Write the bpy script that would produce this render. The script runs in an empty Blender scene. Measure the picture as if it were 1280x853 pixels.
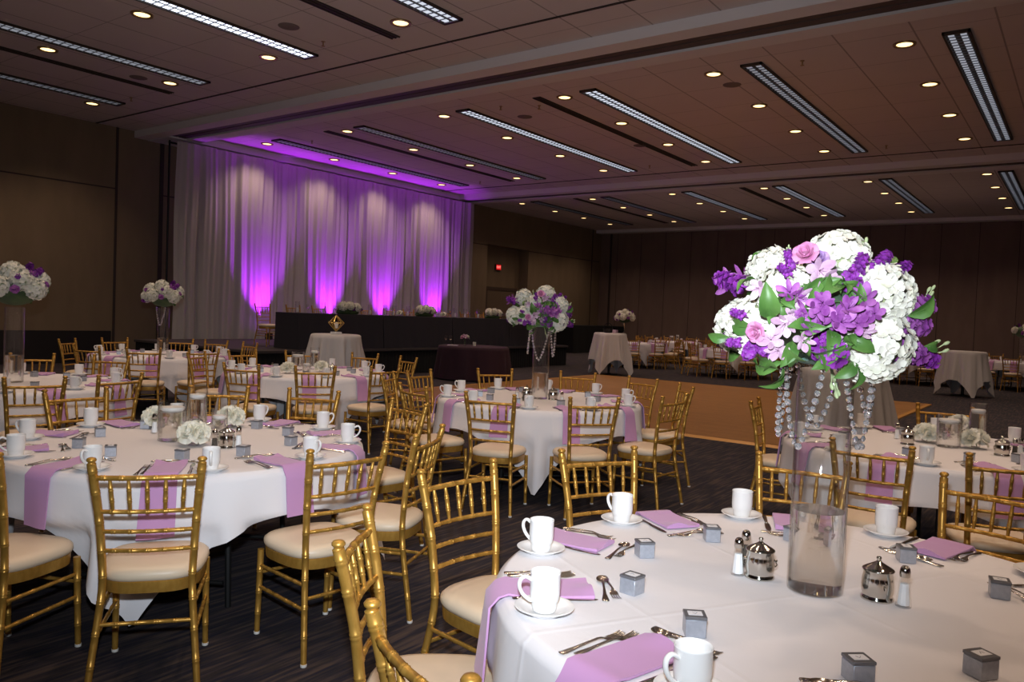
import bpy, math, random
from mathutils import Vector, Matrix
PI = math.pi
R_ = math.radians
S = bpy.context.scene
COL = S.collection
rnd = random.Random(7)

# ------------------------------------------------------------------ camera
CZ = 1.53
F = 980.364
CX = Vector((0.80385, 0.59353, 0.0394))      # image right  in room axes
CY = Vector((0.05228, -0.00452, -0.99862))   # image down
CF = Vector((-0.59253, 0.8048, -0.03466))    # forward
cam_d = bpy.data.cameras.new('camera')
cam = bpy.data.objects.new('camera', cam_d)
COL.objects.link(cam)
cam.matrix_world = Matrix(((CX.x, -CY.x, -CF.x, 0), (CX.y, -CY.y, -CF.y, 0), (CX.z, -CY.z, -CF.z, CZ), (0, 0, 0, 1)))
cam_d.sensor_width = 36
cam_d.lens = F / 1280 * 36
cam_d.clip_end = 200
cam_d.clip_start = .05
S.camera = cam
S.view_settings.view_transform = 'Standard'
S.view_settings.look = 'None'
S.view_settings.exposure = 0.0
S.view_settings.gamma = 1.0
S.view_settings.use_curve_mapping = False
S.cycles.max_bounces = 10
S.cycles.transparent_max_bounces = 24
S.cycles.transmission_bounces = 10
S.cycles.sample_clamp_indirect = 4
S.cycles.use_denoising = True

def ray(px, py):
    return CX * ((px - 640) / F) + CY * ((py - 426.5) / F) + CF
def at(px, py, z):
    d = ray(px, py); t = (z - CZ) / d.z
    return Vector((d.x * t, d.y * t, z))
def scr(p):
    v = Vector(p) - Vector((0, 0, CZ)); w = v.dot(CF)
    return (640 + F * v.dot(CX) / w, 426.5 + F * v.dot(CY) / w, w)

# ------------------------------------------------------------------ materials
MATS = {}
def mat(name, color=(.8, .8, .8), rough=.5, metal=0.0, emit=None, estr=0.0, trans=0.0, ior=1.45, spec=None, sheen=0.0):
    m = bpy.data.materials.new(name); m.use_nodes = True
    b = m.node_tree.nodes['Principled BSDF']
    b.inputs['Base Color'].default_value = (*color, 1)
    b.inputs['Roughness'].default_value = rough
    b.inputs['Metallic'].default_value = metal
    b.inputs['IOR'].default_value = ior
    b.inputs['Transmission Weight'].default_value = trans
    if spec is not None: b.inputs['Specular IOR Level'].default_value = spec
    if sheen: b.inputs['Sheen Weight'].default_value = sheen
    if emit:
        b.inputs['Emission Color'].default_value = (*emit, 1)
        b.inputs['Emission Strength'].default_value = estr
    MATS[name] = m
    return m
def nodes(m):
    nt = m.node_tree
    return nt, nt.nodes, nt.links, nt.nodes['Principled BSDF']
def vary(m, scale, c1, c2, stretch=(1, 1, 1), bump=0.0, detail=4, lo=.35, hi=.65, dist=.02):
    nt, N, L, b = nodes(m)
    tc = N.new('ShaderNodeTexCoord'); mp = N.new('ShaderNodeMapping'); mp.inputs['Scale'].default_value = stretch
    nz = N.new('ShaderNodeTexNoise'); nz.inputs['Scale'].default_value = scale; nz.inputs['Detail'].default_value = detail
    cr = N.new('ShaderNodeValToRGB')
    cr.color_ramp.elements[0].color = (*c1, 1); cr.color_ramp.elements[1].color = (*c2, 1)
    cr.color_ramp.elements[0].position = lo; cr.color_ramp.elements[1].position = hi
    L.new(tc.outputs['Object'], mp.inputs['Vector']); L.new(mp.outputs[0], nz.inputs['Vector'])
    L.new(nz.outputs['Fac'], cr.inputs['Fac']); L.new(cr.outputs[0], b.inputs['Base Color'])
    if bump:
        bp = N.new('ShaderNodeBump'); bp.inputs['Strength'].default_value = bump; bp.inputs['Distance'].default_value = dist
        L.new(nz.outputs['Fac'], bp.inputs['Height']); L.new(bp.outputs[0], b.inputs['Normal'])
    return m
def fabric_bump(m, scale=900, strength=.12):
    nt, N, L, b = nodes(m)
    tc = N.new('ShaderNodeTexCoord')
    nz = N.new('ShaderNodeTexNoise'); nz.inputs['Scale'].default_value = 5; nz.inputs['Detail'].default_value = 6
    bp = N.new('ShaderNodeBump'); bp.inputs['Strength'].default_value = strength; bp.inputs['Distance'].default_value = .01
    L.new(tc.outputs['Object'], nz.inputs['Vector']); L.new(nz.outputs['Fac'], bp.inputs['Height']); L.new(bp.outputs[0], b.inputs['Normal'])
    return m

gold = vary(mat('gold_paint', rough=.36, metal=.58), 60, (.50, .265, .048), (.60, .335, .07), (1, 1, .4), .05, dist=.002)
cushion_m = fabric_bump(mat('ivory_vinyl', (.74, .60, .43), .42))
glide_m = mat('nylon_glide', (.8, .78, .72), .4)
cloth_m = mat('white_linen', (.80, .78, .79), .8)
nt, N, L, b = nodes(cloth_m)
tc = N.new('ShaderNodeTexCoord'); sp = N.new('ShaderNodeSeparateXYZ'); L.new(tc.outputs['Object'], sp.inputs[0])
def crease(sock, pitch):
    d = N.new('ShaderNodeMath'); d.operation = 'PINGPONG'; d.inputs[1].default_value = pitch / 2; L.new(sock, d.inputs[0])
    c = N.new('ShaderNodeMapRange'); c.inputs[1].default_value = 0; c.inputs[2].default_value = .014; c.inputs[3].default_value = 1; c.inputs[4].default_value = 0; L.new(d.outputs[0], c.inputs[0]); return c
ca, cb = crease(sp.outputs[0], .572), crease(sp.outputs[1], 1.143)
cm = N.new('ShaderNodeMath'); cm.operation = 'MAXIMUM'; L.new(ca.outputs[0], cm.inputs[0]); L.new(cb.outputs[0], cm.inputs[1])
nz = N.new('ShaderNodeTexNoise'); nz.inputs['Scale'].default_value = 4; nz.inputs['Detail'].default_value = 5; L.new(tc.outputs['Object'], nz.inputs[0])
ad = N.new('ShaderNodeMath'); ad.operation = 'MULTIPLY_ADD'; ad.inputs[1].default_value = .22; L.new(cm.outputs[0], ad.inputs[0]); L.new(nz.outputs[0], ad.inputs[2])
bp = N.new('ShaderNodeBump'); bp.inputs['Strength'].default_value = .35; bp.inputs['Distance'].default_value = .012; L.new(ad.outputs[0], bp.inputs['Height']); L.new(bp.outputs[0], b.inputs['Normal'])
lilac_m = fabric_bump(mat('lilac_cotton', (.54, .29, .53), .8, sheen=.2))
china_m = mat('white_china', (.86, .85, .83), .16)
steel_m = mat('cutlery_steel', (.62, .58, .52), .16, 1.0)
silver_m = mat('polished_silver', (.60, .57, .52), .10, 1.0)
box_m = vary(mat('silver_card', rough=.35, metal=.35), 80, (.36, .38, .43), (.42, .44, .49))
boxtop_m = mat('dark_silver_ribbon', (.16, .16, .17), .35, .3)
paper_m = mat('white_paper', (.75, .74, .75), .7)
ink_m = mat('grey_ink', (.2, .2, .22), .7)
salt_m = mat('salt', (.88, .88, .88), .9)
pepper_m = vary(mat('pepper', rough=.9), 300, (.03, .025, .02), (.12, .10, .08))
water_m = mat('water', (1, 1, 1), 0.0, trans=1.0, ior=1.33)
nt, N, L, b = nodes(water_m)
wt = N.new('ShaderNodeBsdfTransparent'); wm = N.new('ShaderNodeMixShader'); wm.inputs[0].default_value = .2
L.new(b.outputs[0], wm.inputs[1]); L.new(wt.outputs[0], wm.inputs[2]); L.new(wm.outputs[0], N['Material Output'].inputs[0])
crystal_m = mat('cut_crystal', (.95, .95, .97), 0.03, trans=.86, ior=1.52)
wax_m = mat('white_wax', (.85, .82, .78), .5)
black_m = fabric_bump(mat('charcoal_cloth', (.024, .021, .030), .85))
stageskirt_m = mat('black_skirt', (.006, .006, .007), .9)
plum_m = fabric_bump(mat('plum_cloth', (.030, .009, .020), .85))
darkwood_m = mat('dark_table_wood', (.05, .028, .018), .5)
drape_white = mat('grey_white_cloth', (.60, .57, .56), .85)
hyd_m = vary(mat('hydrangea_white', rough=.75), 40, (.56, .58, .42), (.74, .72, .63), lo=.25, hi=.5)
rosepink_m = vary(mat('rose_pink', rough=.6), 20, (.52, .17, .36), (.64, .28, .46))
palepink_m = vary(mat('pale_pink_petal', rough=.6), 25, (.48, .28, .42), (.68, .52, .62))
alst_m = vary(mat('purple_petal', rough=.6), 20, (.20, .035, .23), (.42, .14, .44))
stock_m = vary(mat('violet_petal', rough=.6), 30, (.10, .010, .15), (.30, .035, .40))
mauve_m = vary(mat('mauve_petal', rough=.6), 30, (.30, .16, .42), (.46, .30, .56))
leaf_m = vary(mat('leaf_green', rough=.45), 12, (.045, .12, .022), (.11, .23, .05))
palegreen_m = mat('bud_green', (.40, .48, .25), .6)
hydcore_m = mat('hydrangea_core', (.34, .38, .2), .8)
foliage_m = vary(mat('dark_foliage', rough=.6), 12, (.02, .05, .02), (.05, .09, .03))
cream_m = vary(mat('cream_petal', rough=.7), 30, (.76, .73, .58), (.88, .86, .76))
foam_m = mat('green_dish', (.12, .22, .18), .4)
gold2_m = mat('gold_wire', (.55, .38, .12), .3, .9)
iron_m = mat('black_metal', (.02, .02, .02), .4, .5)
def thin_glass(name, tint=(1, 1, 1), boost=1.0):
    m = bpy.data.materials.new(name); m.use_nodes = True
    nt = m.node_tree; N = nt.nodes; L = nt.links
    for n in list(N): N.remove(n)
    out = N.new('ShaderNodeOutputMaterial'); mx = N.new('ShaderNodeMixShader')
    tr = N.new('ShaderNodeBsdfTransparent'); tr.inputs[0].default_value = (*tint, 1)
    gl = N.new('ShaderNodeBsdfGlossy'); gl.inputs['Roughness'].default_value = .02
    lw = N.new('ShaderNodeLayerWeight'); pw = N.new('ShaderNodeMath'); pw.operation = 'POWER'; pw.inputs[1].default_value = 3.0
    md = N.new('ShaderNodeMath'); md.operation = 'MULTIPLY_ADD'; md.inputs[1].default_value = .9; md.inputs[2].default_value = .032
    L.new(lw.outputs['Facing'], pw.inputs[0]); L.new(pw.outputs[0], md.inputs[0]); L.new(md.outputs[0], mx.inputs[0]); L.new(tr.outputs[0], mx.inputs[1]); L.new(gl.outputs[0], mx.inputs[2])
    L.new(mx.outputs[0], out.inputs[0])
    return m
glass_m = thin_glass('clear_glass', (.985, .99, .99))

# ------------------------------------------------------------------ mesh builder
class MB:
    def __init__(s): s.v = []; s.f = []; s.m = []; s.mi = 0
    def add(s, vs, fs):
        b = len(s.v); s.v += [tuple(v) for v in vs]; s.f += [tuple(b + i for i in f) for f in fs]; s.m += [s.mi] * len(fs); return s
    def box(s, x0, x1, y0, y1, z0, z1, bev=0.0):
        if bev <= 0:
            vs = [(x, y, z) for x in (x0, x1) for y in (y0, y1) for z in (z0, z1)]
            return s.add(vs, [(0, 1, 3, 2), (4, 6, 7, 5), (0, 4, 5, 1), (2, 3, 7, 6), (0, 2, 6, 4), (1, 5, 7, 3)])
        b = bev; loops = []
        for z, i in ((z0, b), (z0 + b, 0), (z1 - b, 0), (z1, b)):
            loops.append([(x0 + i + (b if not i else 0), y0 + i, z), (x1 - i - (b if not i else 0), y0 + i, z), (x1 - i, y0 + i + (b if not i else 0), z), (x1 - i, y1 - i - (b if not i else 0), z),
                          (x1 - i - (b if not i else 0), y1 - i, z), (x0 + i + (b if not i else 0), y1 - i, z), (x0 + i, y1 - i - (b if not i else 0), z), (x0 + i, y0 + i + (b if not i else 0), z)])
        return s.loft(loops, True, True)
    def loft(s, loops, cap0=False, cap1=False, closed=True):
        n = len(loops[0]); vs = [p for l in loops for p in l]; fs = []
        for i in range(len(loops) - 1):
            for j in range(n if closed else n - 1):
                k = (j + 1) % n
                fs.append((i * n + j, i * n + k, (i + 1) * n + k, (i + 1) * n + j))
        if cap0: fs.append(tuple(reversed(range(n))))
        if cap1: fs.append(tuple((len(loops) - 1) * n + j for j in range(n)))
        return s.add(vs, fs)
    def tube(s, pts, rad, n=8, caps=True, flat=1.0, up=None):
        pts = [Vector(p) for p in pts]
        if not isinstance(rad, (list, tuple)): rad = [rad] * len(pts)
        t0 = (pts[1] - pts[0]).normalized()
        u = Vector(up) if up else (Vector((0, 0, 1)) if abs(t0.z) < .9 else Vector((1, 0, 0)))
        loops = []
        for i, p in enumerate(pts):
            t = (pts[min(i + 1, len(pts) - 1)] - pts[max(i - 1, 0)])
            if t.length < 1e-9: t = t0
            t.normalize()
            a = t.cross(u)
            if a.length < 1e-6: a = t.orthogonal()
            a.normalize(); bb = t.cross(a).normalized(); u = -bb if bb.dot(u) < 0 else bb
            loops.append([p + (a * math.cos(2 * PI * j / n) + bb * math.sin(2 * PI * j / n) * flat) * rad[i] for j in range(n)])
        return s.loft(loops, caps, caps)
    def lathe(s, prof, n=24, c=(0, 0, 0), cap0=True, cap1=True):
        loops = [[(c[0] + r * math.cos(2 * PI * j / n), c[1] + r * math.sin(2 * PI * j / n), c[2] + z) for j in range(n)] for r, z in prof]
        return s.loft(loops, cap0, cap1)
    def ball(s, c, r, n=10, k=6, sz=1.0):
        return s.lathe([(max(r * math.sin(PI * i / k), r * .02), -r * sz * math.cos(PI * i / k)) for i in range(k + 1)], n, c)
    def build(s, name, mats, parent=None, smooth=40, loc=None):
        me = bpy.data.meshes.new(name)
        me.from_pydata(s.v, [], s.f); 
        mats = mats if isinstance(mats, (list, tuple)) else [mats]
        for m in mats: me.materials.append(m)
        if len(mats) > 1: me.polygons.foreach_set('material_index', s.m)
        if smooth:
            me.polygons.foreach_set('use_smooth', [True] * len(me.polygons))
            if smooth < 180: me.set_sharp_from_angle(angle=R_(smooth))
        me.update()
        o = bpy.data.objects.new(name, me); COL.objects.link(o)
        if parent: o.parent = parent
        if loc: o.location = loc
        return o

def tag(o, label, cat, group=None, kind=None):
    o['label'] = label; o['category'] = cat
    if group: o['group'] = group
    if kind: o['kind'] = kind
    return o
def thing(name, label, cat, loc=(0, 0, 0), rz=0, group=None):
    o = bpy.data.objects.new(name, None); COL.objects.link(o)
    o.empty_display_size = .05
    o.location = loc; o.rotation_euler = (0, 0, rz)
    return tag(o, label, cat, group)
def struct(o, label=None):
    o['kind'] = 'structure'
    if label: o['label'] = label
    return o
def kids(o): return [c for c in CH.get(o.name, [])]
CH = {}
def reg(root):
    "remember a prototype's tree"
    def walk(o):
        CH[o.name] = [c for c in bpy.data.objects if c.parent == o]
        for c in CH[o.name]: walk(c)
    walk(root); return root
def dup(root, loc=None, rz=None, label=None, group=None, parent=None):
    c = root.copy(); COL.objects.link(c); c.parent = parent
    if loc is not None: c.location = loc
    if rz is not None: c.rotation_euler = (0, 0, rz)
    if label: c['label'] = label
    if group: c['group'] = group
    for k in CH.get(root.name, []): dup(k, parent=c)
    return c
class Proto:
    "first use hands out the prototype itself, later uses hand out copies"
    def __init__(s, root): s.root = reg(root); s.used = False; s.pend = []
    def put(s, loc, rz=0, label=None, group=None):
        if not s.used:
            s.used = True; o = s.root; o.location = loc; o.rotation_euler = (0, 0, rz)
            if label: o['label'] = label
            if group: o['group'] = group
            return o
        return dup(s.root, loc, rz, label, group)
ORD = ['first', 'second', 'third', 'fourth', 'fifth', 'sixth', 'seventh', 'eighth', 'ninth', 'tenth', 'eleventh', 'twelfth', 'thirteenth', 'fourteenth', 'fifteenth', 'sixteenth', 'seventeenth', 'eighteenth', 'nineteenth', 'twentieth']
def ordn(i): return ORD[i] if i < 20 else ('%dth' % (i + 1) if i % 10 > 2 else ('twenty-' if i < 30 else 'thirty-') + ORD[i % 10])
def name_row(objs, fmt, group):
    "label a row of look-alikes by their order across the view"
    objs = sorted(objs, key=lambda o: scr(o.location)[0])
    for i, o in enumerate(objs):
        o['label'] = fmt % ordn(i); o['group'] = group

# ------------------------------------------------------------------ room
HC = 5.6
XW, YB, XR, YF = -18.9, 32.5, 8.0, -5.0
carpet = mat('carpet_stripes', rough=.95)
nt, N, L, b = nodes(carpet)
tc = N.new('ShaderNodeTexCoord')
def noise(sx, sy, sc, det=3):
    mp = N.new('ShaderNodeMapping'); mp.inputs['Scale'].default_value = (sx, sy, 1)
    nz = N.new('ShaderNodeTexNoise'); nz.inputs['Scale'].default_value = sc; nz.inputs['Detail'].default_value = det
    L.new(tc.outputs['Object'], mp.inputs[0]); L.new(mp.outputs[0], nz.inputs[0]); return nz
n1 = noise(16, 1.1, 2.2); n2 = noise(40, 3, 1.7)
c1 = N.new('ShaderNodeValToRGB'); e = c1.color_ramp.elements
e[0].position = .42; e[0].color = (.004, .004, .010, 1); e[1].position = .62; e[1].color = (.10, .068, .05, 1)
k = e.new(.5); k.color = (.018, .014, .018, 1)
c2 = N.new('ShaderNodeValToRGB'); e = c2.color_ramp.elements
e[0].position = .40; e[0].color = (.008, .009, .030, 1); e[1].position = .62; e[1].color = (.045, .034, .03, 1)
mx = N.new('ShaderNodeMix'); mx.data_type = 'RGBA'; mx.inputs[0].default_value = .5
L.new(n1.outputs[0], c1.inputs[0]); L.new(n2.outputs[0], c2.inputs[0]); L.new(c1.outputs[0], mx.inputs[6]); L.new(c2.outputs[0], mx.inputs[7])
L.new(mx.outputs[2], b.inputs['Base Color'])

tile_m = mat('ceiling_tile', rough=.9)
nt, N, L, b = nodes(tile_m)
tc = N.new('ShaderNodeTexCoord'); sp = N.new('ShaderNodeSeparateXYZ'); L.new(tc.outputs['Object'], sp.inputs[0])
def line_mask(sock, pitch, off, w):
    a = N.new('ShaderNodeMath'); a.operation = 'ADD'; a.inputs[1].default_value = off; L.new(sock, a.inputs[0])
    d = N.new('ShaderNodeMath'); d.operation = 'PINGPONG'; d.inputs[1].default_value = pitch / 2; L.new(a.outputs[0], d.inputs[0])
    c = N.new('ShaderNodeMath'); c.operation = 'LESS_THAN'; c.inputs[1].default_value = w; L.new(d.outputs[0], c.inputs[0]); return c
lx = line_mask(sp.outputs[0], .977, .2, .012); ly = line_mask(sp.outputs[1], 1.22, .3, .006)
mxx = N.new('ShaderNodeMath'); mxx.operation = 'MAXIMUM'; L.new(lx.outputs[0], mxx.inputs[0]); L.new(ly.outputs[0], mxx.inputs[1])
nz = N.new('ShaderNodeTexNoise'); nz.inputs['Scale'].default_value = 1.2; nz.inputs['Detail'].default_value = 5; L.new(tc.outputs['Object'], nz.inputs[0])
cr = N.new('ShaderNodeValToRGB'); cr.color_ramp.elements[0].color = (.70, .62, .60, 1); cr.color_ramp.elements[1].color = (.78, .69, .67, 1)
L.new(nz.outputs[0], cr.inputs[0])
mix = N.new('ShaderNodeMix'); mix.data_type = 'RGBA'; mix.inputs[7].default_value = (.40, .34, .32, 1)
L.new(mxx.outputs[0], mix.inputs[0]); L.new(cr.outputs[0], mix.inputs[6]); L.new(mix.outputs[2], b.inputs['Base Color'])

wall_m = vary(mat('tan_fabric_panel', rough=.9), 3, (.21, .15, .092), (.235, .17, .105), (1, 1, .3))
airwall_m = vary(mat('brown_airwall', rough=.9), 3, (.20, .135, .11), (.225, .155, .125), (1, 1, .3))
wains_m = mat('dark_wainscot', (.016, .013, .014), .6)
trim_m = mat('pale_bulkhead', (.84, .78, .76), .8)
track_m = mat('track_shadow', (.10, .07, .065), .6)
reveal_m = mat('dark_reveal', (.05, .035, .03), .8)
door_m = mat('brown_door', (.17, .12, .08), .55)
head_m = mat('bronze_frame', (.09, .06, .045), .5)
base_m = mat('beige_baseboard', (.42, .32, .18), .7)

def sbox(name, m, *a, bev=0.0, label=None):
    return struct(MB().box(*a, bev).build(name, m, smooth=0), label)
sbox('floor', carpet, XW - 1.4, XR + .2, YF - .2, YB + .2, -.1, 0, label='dark navy carpet with brown streaks')
sbox('ceiling', tile_m, XW - 1.4, XR + .2, YF - .2, YB + .2, HC + .001, HC + .05, label='pale acoustic tile ceiling')
# left wall with an alcove at y 23.85..26.6
m = MB()
m.box(XW - .15, XW, YF, 23.85, 0, HC); m.box(XW - .15, XW, 26.6, YB, 0, HC); m.box(XW - .15, XW, 23.85, 26.6, 4.19, HC)
AD = .47
m.box(XW - AD, XW - .15, 23.7, 23.85, 0, 4.3); m.box(XW - AD, XW - .15, 26.6, 26.75, 0, 4.3); m.box(XW - AD, XW - .15, 23.85, 26.6, 4.19, 4.3)
m.box(XW - AD - .15, XW - AD, 23.7, 26.75, 0, 4.3)
struct(m.build('wall_left', wall_m, smooth=0), 'tan panelled side wall with exit alcove')
sbox('wall_back', airwall_m, XW - 1.3, XR, YB, YB + .15, 0, HC, label='brown folding partition across the far end')
sbox('wall_right', wall_m, XR, XR + .15, YF, YB, 0, HC)
sbox('wall_front', wall_m, XW - .2, XR, YF - .15, YF, 0, HC)
# wall trims
m = MB()
for a in ((YF, 9.49), (10.66, 23.85), (26.6, YB - .1)): m.box(XW, XW + .006, a[0], a[1], 4.13, 4.16)
for y in (9.49, 10.63, 31.7): m.box(XW, XW + .012, y - .03, y + .03, 0, HC)
m.box(XW, XW + .02, 10.56, 10.66, 0, HC)
struct(m.build('trim_1', reveal_m, smooth=0), 'thin dark seams between wall panels')
m = MB(); y = None
for i in range(18):
    x = XW + .9 + i * 1.22
    m.box(x - .008, x + .008, YB - .008, YB, 0, HC)
m.box(XW + .5, XW + .6, YB - .02, YB, 0, HC)
m.box(XW, XR, YB - .02, YB, HC - .12, HC)
struct(m.build('trim_2', reveal_m, smooth=0), 'dark seams of the folding partition')
sbox('baseboard_left', wains_m, XW, XW + .035, YF, 9.42, 0, .745, label='dark wainscot below the tan wall')
sbox('baseboard_back', base_m, XW, XW + .06, 26.7, YB - .1, 0, .24, label='beige baseboard by the alcove')
# alcove door
dr = bpy.data.objects.new('door_1', None); COL.objects.link(dr); struct(dr, 'brown double door in the exit alcove'); dr.location = (XW - AD, 25.45, 0)
fm = MB(); fm.box(0, .07, -1.1, -1.0, 0, 2.45); fm.box(0, .07, .86, .96, 0, 2.45); fm.box(0, .07, -1.1, .96, 2.45, 2.58)
fm.build('door_frame', head_m, dr, 0)
for s in (-1, 1):
    lf = MB().box(.01, .05, -.07 + (s - 1) * .465, -.07 + (s + 1) * .465, 0, 2.44, .006).build('door_leaf', door_m, dr)
    MB().box(.05, .1, -.09 + s * .12 - .03, -.09 + s * .12 + .03, .95, 1.15, .01).build('push_bar', silver_m, dr)
# bulkheads across the ceiling
def bulkhead(n, y0, lab):
    o = bpy.data.objects.new('trim_%d' % n, None); COL.objects.link(o); struct(o, lab)
    MB().box(XW, XR, y0, y0 + .33, HC - .16, HC).box(XW, XR, y0 + .79, y0 + 1.14, HC - .16, HC).box(XW, XR, y0 + .33, y0 + .79, HC - .06, HC).build('bulkhead_casing', trim_m, o, 0)
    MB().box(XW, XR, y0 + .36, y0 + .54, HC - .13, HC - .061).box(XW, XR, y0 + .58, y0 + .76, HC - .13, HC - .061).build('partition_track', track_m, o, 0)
    MB().box(XW, XR, y0 - .93, y0 - .89, HC - .012, HC).build('shadow_gap', reveal_m, o, 0)
bulkhead(3, 9.9, 'pale ceiling bulkhead with partition track nearer the camera')
bulkhead(4, 20.95, 'pale ceiling bulkhead with partition track beyond the dance floor')
sbox('trim_5', trim_m, XW, XR, YB - .5, YB - .02, HC - .14, HC, label='pale bulkhead above the far partition')
sbox('trim_6', trim_m, XW, -17.95, 10.24, 20.94, HC - .17, HC, label='low soffit above the white drapes')

# dance floor
wood = mat('parquet', rough=.35)
nt, N, L, b = nodes(wood)
tc = N.new('ShaderNodeTexCoord'); mp = N.new('ShaderNodeMapping'); mp.inputs['Rotation'].default_value = (0, 0, 0)
br = N.new('ShaderNodeTexBrick'); br.inputs['Scale'].default_value = 1.0; br.inputs['Brick Width'].default_value = .9; br.inputs['Row Height'].default_value = .09
br.inputs['Mortar Size'].default_value = .003
br.inputs['Color1'].default_value = (.44, .215, .07, 1); br.inputs['Color2'].default_value = (.52, .26, .088, 1); br.inputs['Mortar'].default_value = (.18, .075, .025, 1)
L.new(tc.outputs['Object'], br.inputs[0]); 
nz = N.new('ShaderNodeTexNoise'); nz.inputs['Scale'].default_value = 3; mp.inputs['Scale'].default_value = (1, 12, 1); L.new(tc.outputs['Object'], mp.inputs[0]); L.new(mp.outputs[0], nz.inputs[0])
mm = N.new('ShaderNodeMix'); mm.data_type = 'RGBA'; mm.blend_type = 'MULTIPLY'; mm.inputs[0].default_value = .5
L.new(br.outputs[0], mm.inputs[6]); L.new(nz.outputs[0], mm.inputs[7]); L.new(mm.outputs[2], b.inputs['Base Color'])
edge_m = mat('dance_edge', (.55, .28, .07), .4, .2)
df = thing('dance_floor', 'portable wooden dance floor with golden edging laid on the carpet', 'dance floor', (0, 0, 0))
DX0, DX1, DY0, DY1 = -10.3, -2.62, 9.79, 17.9
MB().box(DX0, DX1, DY0, DY1, 0.001, .025).build('floor_panel', wood, df, 0)
for a in ((DX0 - .09, DX1 + .09, DY0 - .09, DY0), (DX0 - .09, DX1 + .09, DY1, DY1 + .09)):
    MB().add([(a[0], a[2], .001), (a[1], a[2], .001), (a[1], a[3], .001), (a[0], a[3], .001), (a[0], a[2] + (.06 if a[2] < 12 else 0), .027), (a[1], a[2] + (.06 if a[2] < 12 else 0), .027), (a[1], a[3] - (.06 if a[2] > 12 else 0), .027), (a[0], a[3] - (.06 if a[2] > 12 else 0), .027)],
        [(0, 3, 2, 1), (4, 5, 6, 7), (0, 1, 5, 4), (1, 2, 6, 5), (2, 3, 7, 6), (3, 0, 4, 7)]).build('edge_ramp', edge_m, df, 0)
for x0, x1, r in ((DX0 - .09, DX0, 0), (DX1, DX1 + .09, 1)):
    MB().box(x0, x1, DY0, DY1, .001, .024).build('edge_ramp', edge_m, df, 0)

# ------------------------------------------------------------------ ceiling fixtures
lamp_on = mat('warm_lens', (.1, .1, .1), .5, emit=(1.0, .70, .30), estr=2.6)
lamp_trim = mat('brass_trim', (.42, .27, .12), .35, .6)
dl = thing('ceiling_downlight', 'x', 'ceiling light', (0, 0, 0))
MB().lathe([(.105, -.004), (.115, -.018), (.15, -.02), (.155, -.006), (.155, 0)], 24, cap0=False, cap1=False).build('trim_ring', lamp_trim, dl)
MB().lathe([(.004, -.008), (.107, -.008)], 24).build('lens', lamp_on, dl)
P_dl = Proto(dl)
spot_d = bpy.data.lights.new('downlight_beam', 'SPOT')
spot_d.energy = 96; spot_d.color = (1.0, .73, .54); spot_d.spot_size = R_(120); spot_d.spot_blend = .9; spot_d.shadow_soft_size = .11
BAY = {0: ('front', [1.5, 3.7, 5.9, 8.04]), 1: ('middle', [12.35, 14.55, 16.8, 19.0]), 2: ('far', [23.45, 25.65, 27.8, 30.0])}
COLS = [-17.05, -14.05, -11.08, -8.1, -5.2, -2.35, .6, 3.5]
for bay, (bn, ys) in BAY.items():
    if bay == 2 and len(COLS) > 6: COLS = COLS[:6]
    for ci, x in enumerate(COLS):
        for ri, y in enumerate(ys):
            if bay == 0: x2 = x - .05 * (1 if x < -10 else 0)
            else: x2 = x
            P_dl.put((x2, y, HC - .001), 0, '%s warm downlight from the side wall, %s row of the %s ceiling bay' % (ordn(ci), ORD[ri], bn), 'recessed downlights')
            lo = bpy.data.objects.new('downlight_beam', spot_d); COL.objects.link(lo); lo.location = (x2, y, HC - .05)
strip_dark = mat('strip_housing', (.05, .035, .025), .5)
STRIPM = {}
def stripmat(v):
    if v not in STRIPM: STRIPM[v] = mat('fluorescent_tube', (.5, .5, .55), .4, emit=(.80, .87, 1.0), estr=v)
    return STRIPM[v]
louver_m = mat('grey_louver', (.25, .25, .28), .3, .5)
def strip(x, y0, y1, val, lab, wide=.34):
    t = thing('fluorescent_strip', lab, 'ceiling light', (x, (y0 + y1) / 2, HC - .001), 0, 'linear fluorescent fixtures')
    h = (y1 - y0) / 2
    MB().box(-wide / 2, -wide / 2 + .03, -h, h, -.035, 0).box(wide / 2 - .03, wide / 2, -h, h, -.035, 0).box(-wide / 2, wide / 2, -h, -h + .05, -.035, 0).box(-wide / 2, wide / 2, h - .05, h, -.035, 0).build('housing', strip_dark, t, 0)
    MB().box(-wide / 2 + .03, wide / 2 - .03, -h + .05, h - .05, -.006, 0).build('reflector', strip_dark, t, 0)
    for s in (-1, 1):
        MB().box(s * .075 - .035, s * .075 + .035, -h + .06, h - .06, -.022, -.008).build('tube', stripmat(val), t, 0)
    m = MB(); k = int(2 * h / .125)
    for i in range(k + 1):
        y = -h + .06 + i * (2 * h - .12) / k
        m.box(-.13, .13, y - .006, y + .006, -.036, -.023)
    m.build('louver_blades', louver_m, t, 0)
SX = [-16.4, -13.43, -10.4, -7.47, -4.5, -1.68]
for i, (x, v) in enumerate(zip(SX, (.06, .10, .9, .9, .22, .35))):
    strip(x, 12.12, 19.4, v, '%s twin-tube light strip from the side wall, middle ceiling bay' % ordn(i))
for i, (x, v) in enumerate(zip([-16.55, -13.48, -10.45, -7.4], (.09, .25, 2.2, .8))):
    strip(x, 1.1, 8.38, v, '%s twin-tube light strip from the side wall, front ceiling bay' % ordn(i))
for i, (x, v) in enumerate(zip([-16.3, -13.4, -10.47, -7.6, -4.7, -1.92], (.03, .06, .35, .45, .2, .25))):
    strip(x, 23.15, 30.4, v, '%s twin-tube light strip from the side wall, far ceiling bay' % ordn(i))
slot_m = mat('air_slot', (.035, .025, .02), .6)
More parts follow.
